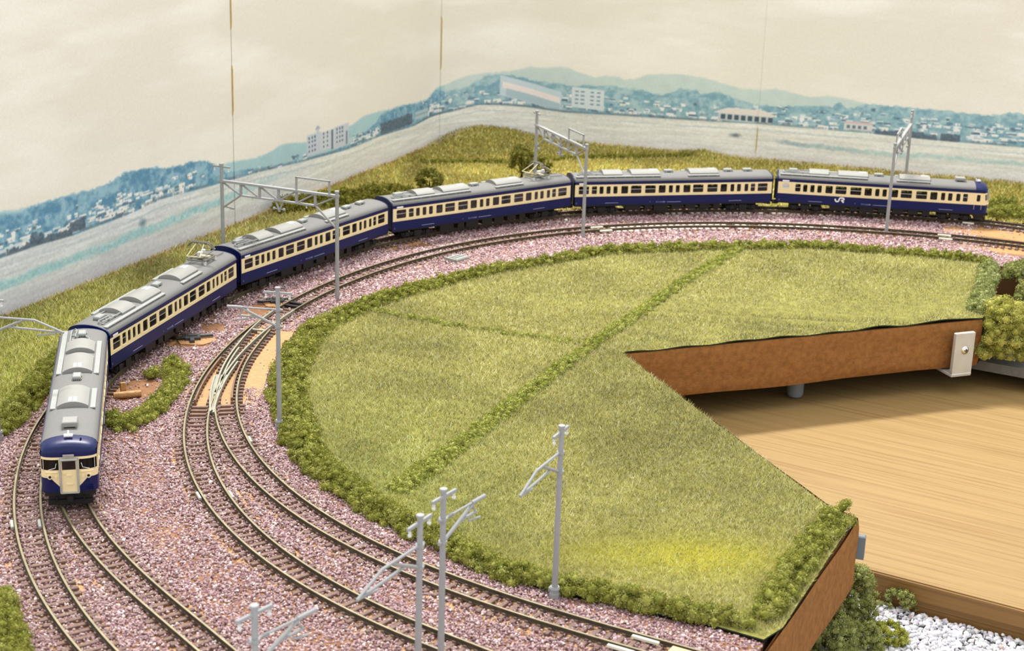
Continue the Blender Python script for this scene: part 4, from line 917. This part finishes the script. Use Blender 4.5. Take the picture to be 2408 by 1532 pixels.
    for a in (46, 50.8):
        for b in (-2.2, 2.2): g.cyl(a, b, 24.0, 25, .35, 8)
    build('antenna_box', g, 'light_grey', root)
    for s in (-1, 1):
        for x in (57.3, 61.6): g = G(); g.tube([(x, s * (HW + .15), 8.6), (x, s * (HW + .25), 11.6)], .16, 6); build('door_rail', g, 'silver', root)
    g = G(); g.box(58.5, 64.4, -7.4, 7.4, 2.2, 4.4); g.box(64.2, 65.2, -7.6, 7.6, 1.2, 3.0); g.box(62, 66.2, -1.2, 1.2, 2.9, 5.2); g.box(66.0, 67.6, -.9, .9, 3.1, 4.9); g.box(56, 65, -8.6, 8.6, 4.6, 6.3); g.cyl(65.4, 4.6, 2.6, 4.4, .3, 6); g.cyl(65.4, -4.6, 2.6, 4.4, .3, 6)
    build('coupler', g, 'black', root)
def ac_unit(a, b, root, rows=True):
    g = G(); n = 10; hw = 5.6; zs = [(math.sin(t), math.cos(t)) for t in np.linspace(-.78, .78, n + 1)]
    P = [(-hw, 23.3)] + [(hw * s_ / math.sin(.78), 24.55 + 1.75 * (c_ - math.cos(.78)) / (1 - math.cos(.78))) for s_, c_ in zs] + [(hw, 23.3)]
    k = len(P); vs = [(a, y, z) for y, z in P] + [(b, y, z) for y, z in P]
    g.add(vs, [tuple(range(k)), tuple(range(2 * k - 1, k - 1, -1))] + [(k + i, k + (i + 1) % k, (i + 1) % k, i) for i in range(k)])
    u_ = build('air_conditioner', g, 'light_grey', root, smooth=True)
    if b - a > 14:
        g = G(); pz = lambda y: 24.55 + 1.75 * (math.cos(y / hw * .78) - math.cos(.78)) / (1 - math.cos(.78))
        for x in np.arange(b - 5.4, b - 1.4, .62):
            for y0 in (-1.55, .2): g.add([(x, y0, pz(y0) + .04), (x + .3, y0, pz(y0) + .04), (x + .3, y0 + 1.3, pz(y0 + 1.3) + .04), (x, y0 + 1.3, pz(y0 + 1.3) + .04)], [(0, 1, 2, 3)])
        for x in (b - 5, b - 3.8, b - 2.6):
            for y0 in (-4.4, 2.7): g.add([(x, y0, pz(y0) + .04), (x + .25, y0, pz(y0) + .04), (x + .25, y0 + 1.7, pz(y0 + 1.7) + .04), (x, y0 + 1.7, pz(y0 + 1.7) + .04)], [(0, 1, 2, 3)])
        build('glare_grille', g, 'white', u_)  # grille slats in white, also painting glare streaks on the unit
    for x in (a - .02, b + .02):
        g = G()
        for y0 in (-4.6, 3.6): g.box(x - .06, x + .06, y0, y0 + 1.0, 23.2, 23.65)
        build('foot_gap', g, 'black', u_)
def vent(x, root, y=0.):
    g = G(); g.bbox(x - 2.7, x + 2.7, y - 1.6, y + 1.6, 24.75, 25.9, .35)
    for s in (-1, 1):
        for k in range(5): g.box(x + s * 2.7 - .2, x + s * 2.7 + .2, y - 1.5 + k * .68, y - 1.2 + k * .68, 24.35, 25.0)
        for k in (-1.7, 1.7): g.box(x + k - .5, x + k + .5, y + s * 1.6 - .2, y + s * 1.6 + .2, 24.2, 24.9)
    build('ventilator', g, 'strip_grey', root)
def walkway(a, b, y, root):
    s = 1 if y > 0 else -1; g = G(); y0, y1 = y - 1.0, y + 1.0
    g.bbox(a, b, y0, y1, 23.35, 23.85, .1)
    for x in np.arange(a + 1, b, 6): g.box(x, x + .8, y0 + .2, y1 - .2, 22.7, 23.4)
    build('walkway', g, 'strip_grey', root)
def pantograph(root, x=45.):
    p = link('pantograph', None, root, (x, 0, 25.0)); g = G()
    for y in (-4.6, 4.6): g.tube([(-6.2, y, .9), (6.2, y, .9)], .38, 6)
    for xx in (-6, 0, 6): g.tube([(xx, -4.6, .9), (xx, 4.6, .9)], .34, 6)
    g.tube([(-6, -4.6, .9), (0, 0, 1.2), (6, 4.6, .9)], .25, 5); g.tube([(-6, 4.6, .9), (0, 0, 1.2), (6, -4.6, .9)], .25, 5)
    build('base_frame', g, 'pan_dark', p)
    for xx in (-5.6, 5.6):
        for y in (-4.6, 4.6):
            g = G(); g.cyl(xx, y, -1.6, -.5, .75, 8); g.cyl(xx, y, -.5, .1, .5, 8); g.cyl(xx, y, .1, .6, .7, 8); build('insulator', g, 'insulator', p)
    g = G(); g.bbox(.8, 3.2, -3.6, 2.4, 1.1, 1.6, .1); build('spring_cover', g, 'pan_brass', p)
    g = G(); g.bbox(5.0, 6.6, .6, 2.4, 1., 3.4, .2); g.bbox(2.5, 5.2, 1.2, 3.6, 1.2, 2.6, .3); build('hook_box', g, 'insulator', p)
    for s in (-1, 1):
        g = G()
        for y in (-3.4, 3.4): g.tube([(s * 1.2, y * .5, 1.5), (s * 8.6, y, 3.4)], .26, 6)
        g.tube([(s * 8.6, -3.4, 3.4), (s * 8.6, 3.4, 3.4)], .22, 6); build('lower_arm', g, 'pan_brass' if s < 0 else 'pan_dark', p)
        g = G()
        for y in (-3.4, 3.4): g.tube([(s * 8.6, y, 3.4), (s * .9, y * .6, 8.0)], .24, 6)
        build('upper_arm', g, 'pan_brass', p)
    g = G()
    for xx in (-.75, .75): g.tube([(xx, -6.6, 6.2), (xx, -5.2, 7.9), (xx, -3.6, 8.6), (xx, 3.6, 8.6), (xx, 5.2, 7.9), (xx, 6.6, 6.2)], .36, 6)
    for y in (-2.4, 2.4): g.box(-1, 1, y - .6, y + .6, 7.7, 8.3)
    build('collector_bow', g, 'pan_dark', p)
    g = G()
    for y in (-3.0, 2.0): g.tube([(6.6, y, .1), (9, y - .3, -.35), (13, y * 1.2, -.4), (17, y * 1.25, -.45)], .2, 5)
    build('roof_cable', g, 'roof_grey', p)
def make_car(cabin=False, pan=False, board=True, number='115-408', logo=False):
    root = link('railcar', None)
    xe = 57.4 if cabin else LEN; xb = 63.2 if cabin else 64.3
    g = G()
    for s in (-1, 1):
        a, b = min(s * (HW - .6), s * HW), max(s * (HW - .6), s * HW); xr = 63.25 if cabin else LEN
        g.box(-LEN, xr, a, b, ZS, ZB); g.box(-LEN, xr, a, b, ZT, ZG); g.box(-LEN, -64.3, a, b, ZB, ZT)
        if not cabin: g.box(64.3, LEN, a, b, ZB, ZT)
        g.box(-LEN, xe, min(s * HW, s * (HW + .28)), max(s * HW, s * (HW + .28)), 20.55, 20.95)
    P = [(-HW, ZS), (HW, ZS)] + [(y, z) for y, z in ROOF]
    for x in ((-LEN,) if cabin else (-LEN, LEN)):
        s = 1 if x > 0 else -1; k = len(P); g.add([(x, y, z) for y, z in P] + [(x - s * .8, y, z) for y, z in P], [tuple(range(k)) if s > 0 else tuple(range(k - 1, -1, -1))] + [(i, (i + 1) % k, k + (i + 1) % k, k + i) for i in range(k)])
    g.box(-LEN, xe + 4 if cabin else LEN, -HW + .3, HW - .3, ZS - .1, ZS + .5)
    build('body', g, 'blue', root)
    wins = list(WIN)
    if cabin: wins = [(-61.5, -57.4, 't')] + WIN[1:19] + [(58.5, 60.7, 'c')]
    for s in (-1, 1):
        build('window_band', band(s, -64.3, xb, wins), 'cream', root)
        for a, b, k in wins:
            pm, bm2 = pane_mesh(k, b - a); o = link('window_pane', pm, root, ((a + b) / 2, s * (HW - .38), 0))
            if bm2: link('sash_bar', bm2, o, (0, s * .12, 0))
    k = len(ROOF); x0, x1 = -LEN + .25, xe - (0 if cabin else .25); g = G()
    vs = []; X = [x0, x0 + .5] + list(np.linspace(x0 + 8, x1 - 8, 8)) + [x1 - (.5 if not cabin else .1), x1]
    for i, x in enumerate(X):
        q = .93 if (i == 0 or (i == len(X) - 1 and not cabin)) else 1
        vs += [(x, y * (1 if q == 1 else .985), 20.75 + (z - 20.75) * q) for y, z in ROOF]
    g.add(vs, [(i * k + j, i * k + j + 1, (i + 1) * k + j + 1, (i + 1) * k + j) for i in range(len(X) - 1) for j in range(k - 1)] + [tuple(range(k - 1, -1, -1)), tuple((len(X) - 1) * k + j for j in range(k))])
    build('roof', g, 'roof_grey', root, smooth=True)
    for a, b in ((-45.3, -33.2), (-27.2, -8.8), (10.8, 29.6)): ac_unit(a, b, root)
    walkway(-63.4, -9, -7.1, root); walkway(-48.6, -8.6, 7.1, root)
    for y in (-7.1, 7.1): walkway(8.8, 29.5, y, root)
    vent(-55.2, root, 0.); vent(-1.8, root, .2)
    if not pan and not cabin: vent(37.5, root); vent(50.5, root)
    if pan: pantograph(root)
    g = G(); g.tube([(-45.4, -4.6, 24.6), (-58, -4.4, 24.9), (-60.5, -4.2, 24.9)], .3, 6); g.tube([(-51.8, -2.6, 24.9), (-60, -2.4, 25.2), (-61.6, -3.0, 25.1), (-61.4, -4.4, 24.4), (-59.4, -5.2, 23.6)], .3, 6)
    g.tube([(-51.8, -2.6, 24.9), (-51.5, -1.2, 25.0)], .25, 6); g.tube([(-45.4, 2.6, 24.6), (-50, 3, 24.6), (-52.5, 1.4, 24.9)], .25, 6)
    for x in (-49.5, -55): g.box(x - .35, x + .35, -4.9, -2.2, 23.7, 24.5)
    build('conduit', g, 'strip_grey', root)
    # underframe
    g = G(); xq = 56 if cabin else 64
    g.box(-64, xq, -8.9, 8.9, 5.2, 6.2)
    rn = np.random.default_rng(4); x = -31.
    while x < 30:
        wd = rn.uniform(4, 10); dz = rn.uniform(1.6, 2.6)
        for s in (-1, 1): g.bbox(x, min(x + wd, 31), min(s * 4.2, s * 8.4), max(s * 4.2, s * 8.4), dz, 5.3, .25)
        x += wd + rn.uniform(.6, 3)
    g.box(-31, 31, -4, 4, 3, 5.3); build('underframe', g, 'black', root)
    for xc in (-46.3, 46.3):
        b = link('bogie', None, root, (xc, 0, 0)); g = G()
        for s in (-1, 1):
            g.box(-10.6, 10.6, s * 7.0 - .5, s * 7.0 + .5, 2.2, 3.6); g.bbox(-2.4, 2.4, s * 7.4 - .7, s * 7.4 + .7, 1.2, 4.6, .2)
            for xx in (-7, 7): g.bbox(xx - 1.5, xx + 1.5, s * 7.5 - .7, s * 7.5 + .7, 1.6, 4.0, .3); g.tube([(xx - 2.4, s * 7.6, 1.9), (xx - 2.4, s * 7.6, 3.9)], .5, 8); g.tube([(xx + 2.4, s * 7.6, 1.9), (xx + 2.4, s * 7.6, 3.9)], .5, 8)
        g.box(-3, 3, -7, 7, 3, 5.2); build('side_frame', g, 'black', b)
        for xx in (-7, 7):
            g = G()
            for s in (-1, 1): g.tube([(xx, s * 4.1, 2.87), (xx, s * 5.0, 2.87)], 2.87, 18); g.tube([(xx, s * 3.7, 2.87), (xx, s * 4.1, 2.87)], [3.3, 3.3], 18)
            g.tube([(xx, -6.6, 2.87), (xx, 6.6, 2.87)], .5, 6); build('wheelset', g, 'black', b)
    for s in ((-1,) if cabin else (-1, 1)):
        g = G(); g.box(min(s * 63, s * 67.2), max(s * 63, s * 67.2), -1.2, 1.2, 2.9, 4.9); g.box(min(s * 64, s * 66.5), max(s * 64, s * 66.5), -3.6, -1.8, 3.2, 4.4); g.box(min(s * 64, s * 66.5), max(s * 64, s * 66.5), 1.8, 3.6, 3.2, 4.4)
        build('coupler', g, 'black', root)
        g = G(); g.box(min(s * 64.9, s * 66.2), max(s * 64.9, s * 66.2), -3.1, 3.1, 6.5, 19.6); build('gangway', g, 'black', root)
    g = G()
    for s in (-1, 1):
        for x in np.arange(-58, 55, 5.2): g.bbox(x, x + 2.0, min(s * 2.2, s * 8.2), max(s * 2.2, s * 8.2), 6.6, 10.2, .3); g.bbox(x + 1.7, x + 2.6, min(s * 2.2, s * 8.2), max(s * 2.2, s * 8.2), 6.6, 14.2, .3)
    build('seats', g, 'seat', root)
    for s in (-1, 1):
        yo = s * (HW + .03)
        for (a, b) in ((-44.7, -36.1), (-4.5, 4.4), (36, 44.5)):
            g = G(); g.box(a, b, min(yo, yo + s * .12), max(yo, yo + s * .12), 7.3, 7.5); build('door_step', g, 'print_white', root)
        rz = 0 if s < 0 else PI
        for nm, st, sz, xx in (('lettering', 'モハ' + number if not cabin else 'クハ' + number, 1.15, -8.9), ('lettering', '三', 1.0, -63.0), ('lettering', '・', 1.6, -15.6)):
            o = link(nm, TXT.setdefault((st, sz), text_mesh('lettering', st, sz, 'print_white')), root, (xx * (1 if s < 0 else 1), yo, 7.1)); o.rotation_euler = (PI / 2, 0, rz)
        if board:
            g = G(); g.bbox(-61.7, -57.5, min(yo, yo + s * .15), max(yo, yo + s * .15), 19.25, 20.2, .05); build('destination_board', g, 'white', root)
        if logo:
            J = [(-.1, 2.3), (.05, 1.35), (.5, .75), (1.2, .48), (1.9, .75), (2.25, 1.35), (2.45, 2.2), (2.7, 2.75), (3.2, 3.0), (4.6, 3.0), (5.15, 2.75), (5.35, 2.3), (5.15, 1.85), (4.6, 1.6), (3.9, 1.6)]
            g = G()
            def stroke(P, wd):
                Q = np.array(P, float); d = np.gradient(Q, axis=0); d /= np.linalg.norm(d, axis=1)[:, None]; nn_ = np.c_[-d[:, 1], d[:, 0]] * wd / 2; vs = []
                for q, n_ in zip(Q, nn_): vs += [(q[0] + n_[0], q[1] + n_[1]), (q[0] - n_[0], q[1] - n_[1])]
                X = lambda u_: -28 + u_ if s < 0 else -22.6 - u_
                g.add([(X(a), yo + s * .04, 7.75 + b) for a, b in vs], [(2 * i, 2 * i + 1, 2 * i + 3, 2 * i + 2) for i in range(len(P) - 1)])
            stroke(J, .85); stroke([(3.7, 1.75), (4.5, .95), (5.3, .1)], .95); build('logo', g, 'white', root)
    if cabin: cab(root)
    return root
TXT = {}
KIND = {'t': make_car(), 'm': make_car(pan=True), 'c': make_car(cabin=True, logo=True)}
for k in ('t', 'm'):
    for ch in list(KIND[k].children): pass
index_kids()
CARS = [('c', -166.35, 582.16, 1.78743 + PI, 'front railcar facing the camera, cream and blue cab end'), ('m', -163.19, 712.58, 1.31909, 'second railcar from the front, with a pantograph, beyond the island bush patch'),
        ('t', -112.81, 839.94, 1.04886, 'third railcar, crossed by the nearest gantry post'), ('m', -24.02, 941.11, .64027, 'fourth railcar, its pantograph standing before the taller dark tree'),
        ('t', 96.60, 996.40, .22185, 'fifth railcar, behind the middle gantry post'), ('c', 230.57, 1004.30, -.12969, 'rear railcar at the far right, with white JR letters on its side')]
used = set()
for k, x, y, a, lab in CARS:
    o = KIND[k]
    if k in used: o = copy_tree(o)
    used.add(k); o.location = (x * S, y * S, 0); o.rotation_euler = (0, 0, a); tag(o, lab, 'railcar', 'railcars of the train')
    if lab.startswith('second'):
        pass

# ------------------------------------------------------------------ catenary poles and gantries
def hang(g_, x, z, s=1.): g_.tube([(x, 0, z), (x, 0, z - .5 * s)], .18, 6); g_.tube([(x, 0, z - .5 * s), (x, 0, z - .9 * s)], .45 * s, 8); g_.tube([(x, 0, z - .9 * s), (x, 0, z - 1.5 * s)], .3 * s, 8); g_.tube([(x, 0, z - 1.5 * s), (x, 0, z - 2.0 * s)], .52 * s, 8)
def cross_arm(root, z, L=5.6, x=0.):
    g = G(); g.bbox(x - L, x + L, -.42, .42, z - .45, z + .45, .15); ca = build('cross_arm', g, 'pole_grey', root)
    for s in (-1, 1): g = G(); hang(g, x + s * (L - 1), z - .4); build('insulator', g, 'insulator', ca)
def mast(root, lean, h=56.4, r0_=1.02, r1_=.82, base=True, z0=-2.6):
    g = G(); g.tube([(0, 0, z0), (lean[0] * .5, lean[1] * .5, h / 2), (lean[0], lean[1], h)], [r0_, (r0_ + r1_) / 2, r1_], 16); build('mast', g, 'pole_grey', root, smooth=True)
    g = G(); g.cyl(lean[0], lean[1], h - .2, h + .5, r1_ * 1.35, 14); build('cap', g, 'pole_grey', root)
    if base:
        g = G(); g.tube([(0, 0, -3), (0, 0, -.8), (0, 0, -.7), (0, 0, .6), (0, 0, .7), (0, 0, 1.4)], [1.75, 1.75, 1.5, 1.5, 1.8, 1.5], 16); g.box(-.8, .8, -1.9, -1.4, -.4, .9); build('base_collar', g, 'pole_grey', root)
def clampring(root, z, lean, h=56.4):
    g = G(); q = z / h; g.cyl(lean[0] * q, lean[1] * q, z - .4, z + .4, 1.25, 14); g.tube([(lean[0] * q - 1, lean[1] * q, z), (lean[0] * q - 2.0, lean[1] * q, z)], .55, 8); build('clamp', g, 'pole_grey', root)
def pole(label, x, y, rz, kind, lean=(0, 0)):
    t = thing('catenary_pole', label, 'pole', (x, y, 0), rz, 'single catenary poles'); mast(t, lean); cross_arm(t, 54.6, 5.8, lean[0])
    lx = lambda z: lean[0] * z / 56.4
    if kind == 'A':
        clampring(t, 47.6, lean); clampring(t, 40.6, lean)
        g = G(); g.tube([(lx(47.6), 0, 47.6), (14.2, 0, 47.6)], .36, 8); g.tube([(14, 0, 47.6), (20.6, 0, 47.6)], .62, 8)
        for k in range(4): g.tube([(2.6 + k * .5, 0, 47.6), (2.85 + k * .5, 0, 47.6)], .58, 8)
        build('upper_tube', g, 'pole_grey', t)
        g = G(); g.tube([(lx(40.6), 0, 40.6), (15, 0, 47.4)], .56, 8); build('diagonal_tube', g, 'pole_grey', t)
        g = G(); g.tube([(7.8, 0, 44.0), (16.2, 0, 44.2)], .46, 8); g.tube([(16.0, 0, 44.2), (14, 0, 46.8)], .3, 6); g.tube([(12, -.3, 42.9), (17.6, -.6, 42.1)], .34, 6); build('steady_arm', g, 'pole_grey', t)
    else:
        clampring(t, 47.8, lean); clampring(t, 41.2, lean)
        g = G(); g.tube([(lx(47.8), 0, 47.8), (18.0, 0, 48.0), (29.5, 0, 44.0)], .46, 8); build('upper_tube', g, 'pole_grey', t)
        g = G(); g.tube([(lx(41.2), 0, 41.2), (13.2, 0, 47.6)], .52, 8); build('diagonal_tube', g, 'pole_grey', t)
        g = G(); g.tube([(29.5, 0, 44.0), (7.2, 0, 44.4)], .46, 8); g.tube([(26.5, -.3, 43.4), (19, -.6, 42.4)], .32, 6); build('steady_arm', g, 'pole_grey', t)
def outward(x, y): return math.atan2(y - OY, x - OX)
pole('grey catenary pole beside the hedge and turnout, left of centre, arm pointing left', -92.2, 606, math.radians(172.5), 'A', (0, 0))
pole('grey catenary pole in front of the nearest hedge, standing in its collar', 16.4, 467.2, math.radians(-114.8), 'B', (.6, .3))
pole('left one of the two close grey catenary poles cut by the bottom edge', -23.0, 397.2, math.radians(-119), 'B', (.2, .2)) 
pole('right one of the two close grey catenary poles, arm pointing right', -17.4, 414.8, math.radians(57.4), 'A', (0, .2))
pole('blurred grey catenary pole top at the bottom edge, left of the close pair', -58.7, 342.8, math.radians(52.7), 'A', (0, 0))
pole('grey catenary pole at the left edge beside the long bush', -198.5, 584.6, math.radians(-9.6), 'B', (0, 0))
def gantry(label, far, near, nh=53.):
    a, b = np.array(far, float), np.array(near, float); L = float(np.linalg.norm(b - a)); rz = math.atan2(*(b - a)[::-1])
    t = thing('catenary_gantry', label, 'gantry', (*far, 0), rz, 'truss gantries over both tracks')
    for x, h in ((0, 59.5), (L, nh)):
        g = G(); g.tube([(x, 0, -2.6), (x, 0, h)], [1.08, .9], 16); build('post', g, 'pole_grey', t, smooth=True)
        g = G(); g.cyl(x, 0, h - .3, h + .6, 1.2, 14); build('post_cap', g, 'pole_grey', t)
    g = G(); g.bbox(-1, L + 1, -1.0, 1.0, 50.4, 51.6, .2); build('top_chord', g, 'pole_grey', t)
    N = [0, .17, .335, .5, .655, .815, 1.0]; zb = 44.6
    g = G(); g.bbox(N[1] * L, N[5] * L, -.8, .8, zb - .45, zb + .45, .15); build('bottom_chord', g, 'pole_grey', t)
    for k in range(1, 6): g = G(); g.box(N[k] * L - .55, N[k] * L + .55, -.5, .5, zb, 50.6); build('truss_upright', g, 'pole_grey', t)
    for k in range(1, 6):
        x0, x1 = (N[k - 1], N[k]) if k <= 3 else (N[k + 1] if False else N[k], N[k])
        p, q = ((N[k - 1] * L, 50.6), (N[k] * L, zb)) if k <= 3 else ((N[k - 1] * L, zb), (N[k] * L, 50.6))
        g = G(); g.tube([(p[0], 0, p[1]), (q[0], 0, q[1])], .5, 6); build('truss_diagonal', g, 'pole_grey', t)
    g = G(); g.tube([(N[5] * L, 0, zb), (L, 0, 50.6)], .5, 6); build('truss_diagonal', g, 'pole_grey', t)
    for p, q in (((0, 36.6), (N[1] * L, zb)), ((L, 33.8), (N[5] * L, zb))): g = G(); g.tube([(p[0], 0, p[1]), (q[0], 0, q[1])], .55, 6); build('knee_brace', g, 'pole_grey', t)
    fr = link('feeder_frame', None, t); g = G(); x0, x1 = .655 * L, .935 * L
    g.box(x0 - .45, x0 + .45, -.4, .4, 51.4, 58.2); g.box(x1 - .45, x1 + .45, -.4, .4, 51.4, 58.2); g.box(x0 - .45, x1 + .45, -.4, .4, 57.5, 58.3); build('hoop', g, 'pole_grey', fr)
    for k in (.25, .5, .75): g = G(); hang(g, x0 + (x1 - x0) * k, 57.4, .8); build('insulator', g, 'insulator', fr)
    for k in (.27, .74): g = G(); hang(g, k * L, zb - .4, .8); build('insulator', g, 'insulator', t)
    g = G(); g.tube([(.47 * L, 0, zb), (.505 * L, 0, zb - 5.4)], .5, 6); g.tube([(.54 * L, 0, zb), (.505 * L, 0, zb - 5.4)], .5, 6); g.tube([(.505 * L, 0, zb - 4.8), (.505 * L, 0, zb - 5.8)], .6, 8); g.tube([(.455 * L, 0, zb - 4.4), (.55 * L, 0, zb - 4.4)], .3, 6)
    for k in (.46, .545): g.sphere(k * L, 0, zb - 4.4, .8, 8, 5)
    build('drop_bracket', g, 'pole_grey', t)
    g = G(); g.tube([(0, 0, 37.6), (7.5, -.5, 37.2)], .35, 6); g.tube([(5, -.4, 37.3), (7.6, -.5, 37.2)], .6, 8); build('registration_rod', g, 'pole_grey', t)
    cross_arm(t, 58.4, 5.2, 0.)
gantry('nearest truss gantry, at left over the third car', (-152, 814.5), (-89.6, 788.6))
gantry('middle truss gantry with the taller dark tree behind its post', (11.3, 998), (40.2, 929))
gantry('farthest truss gantry, seen end-on at right over the rear car', (255.6, 1044.5), (227.4, 963))
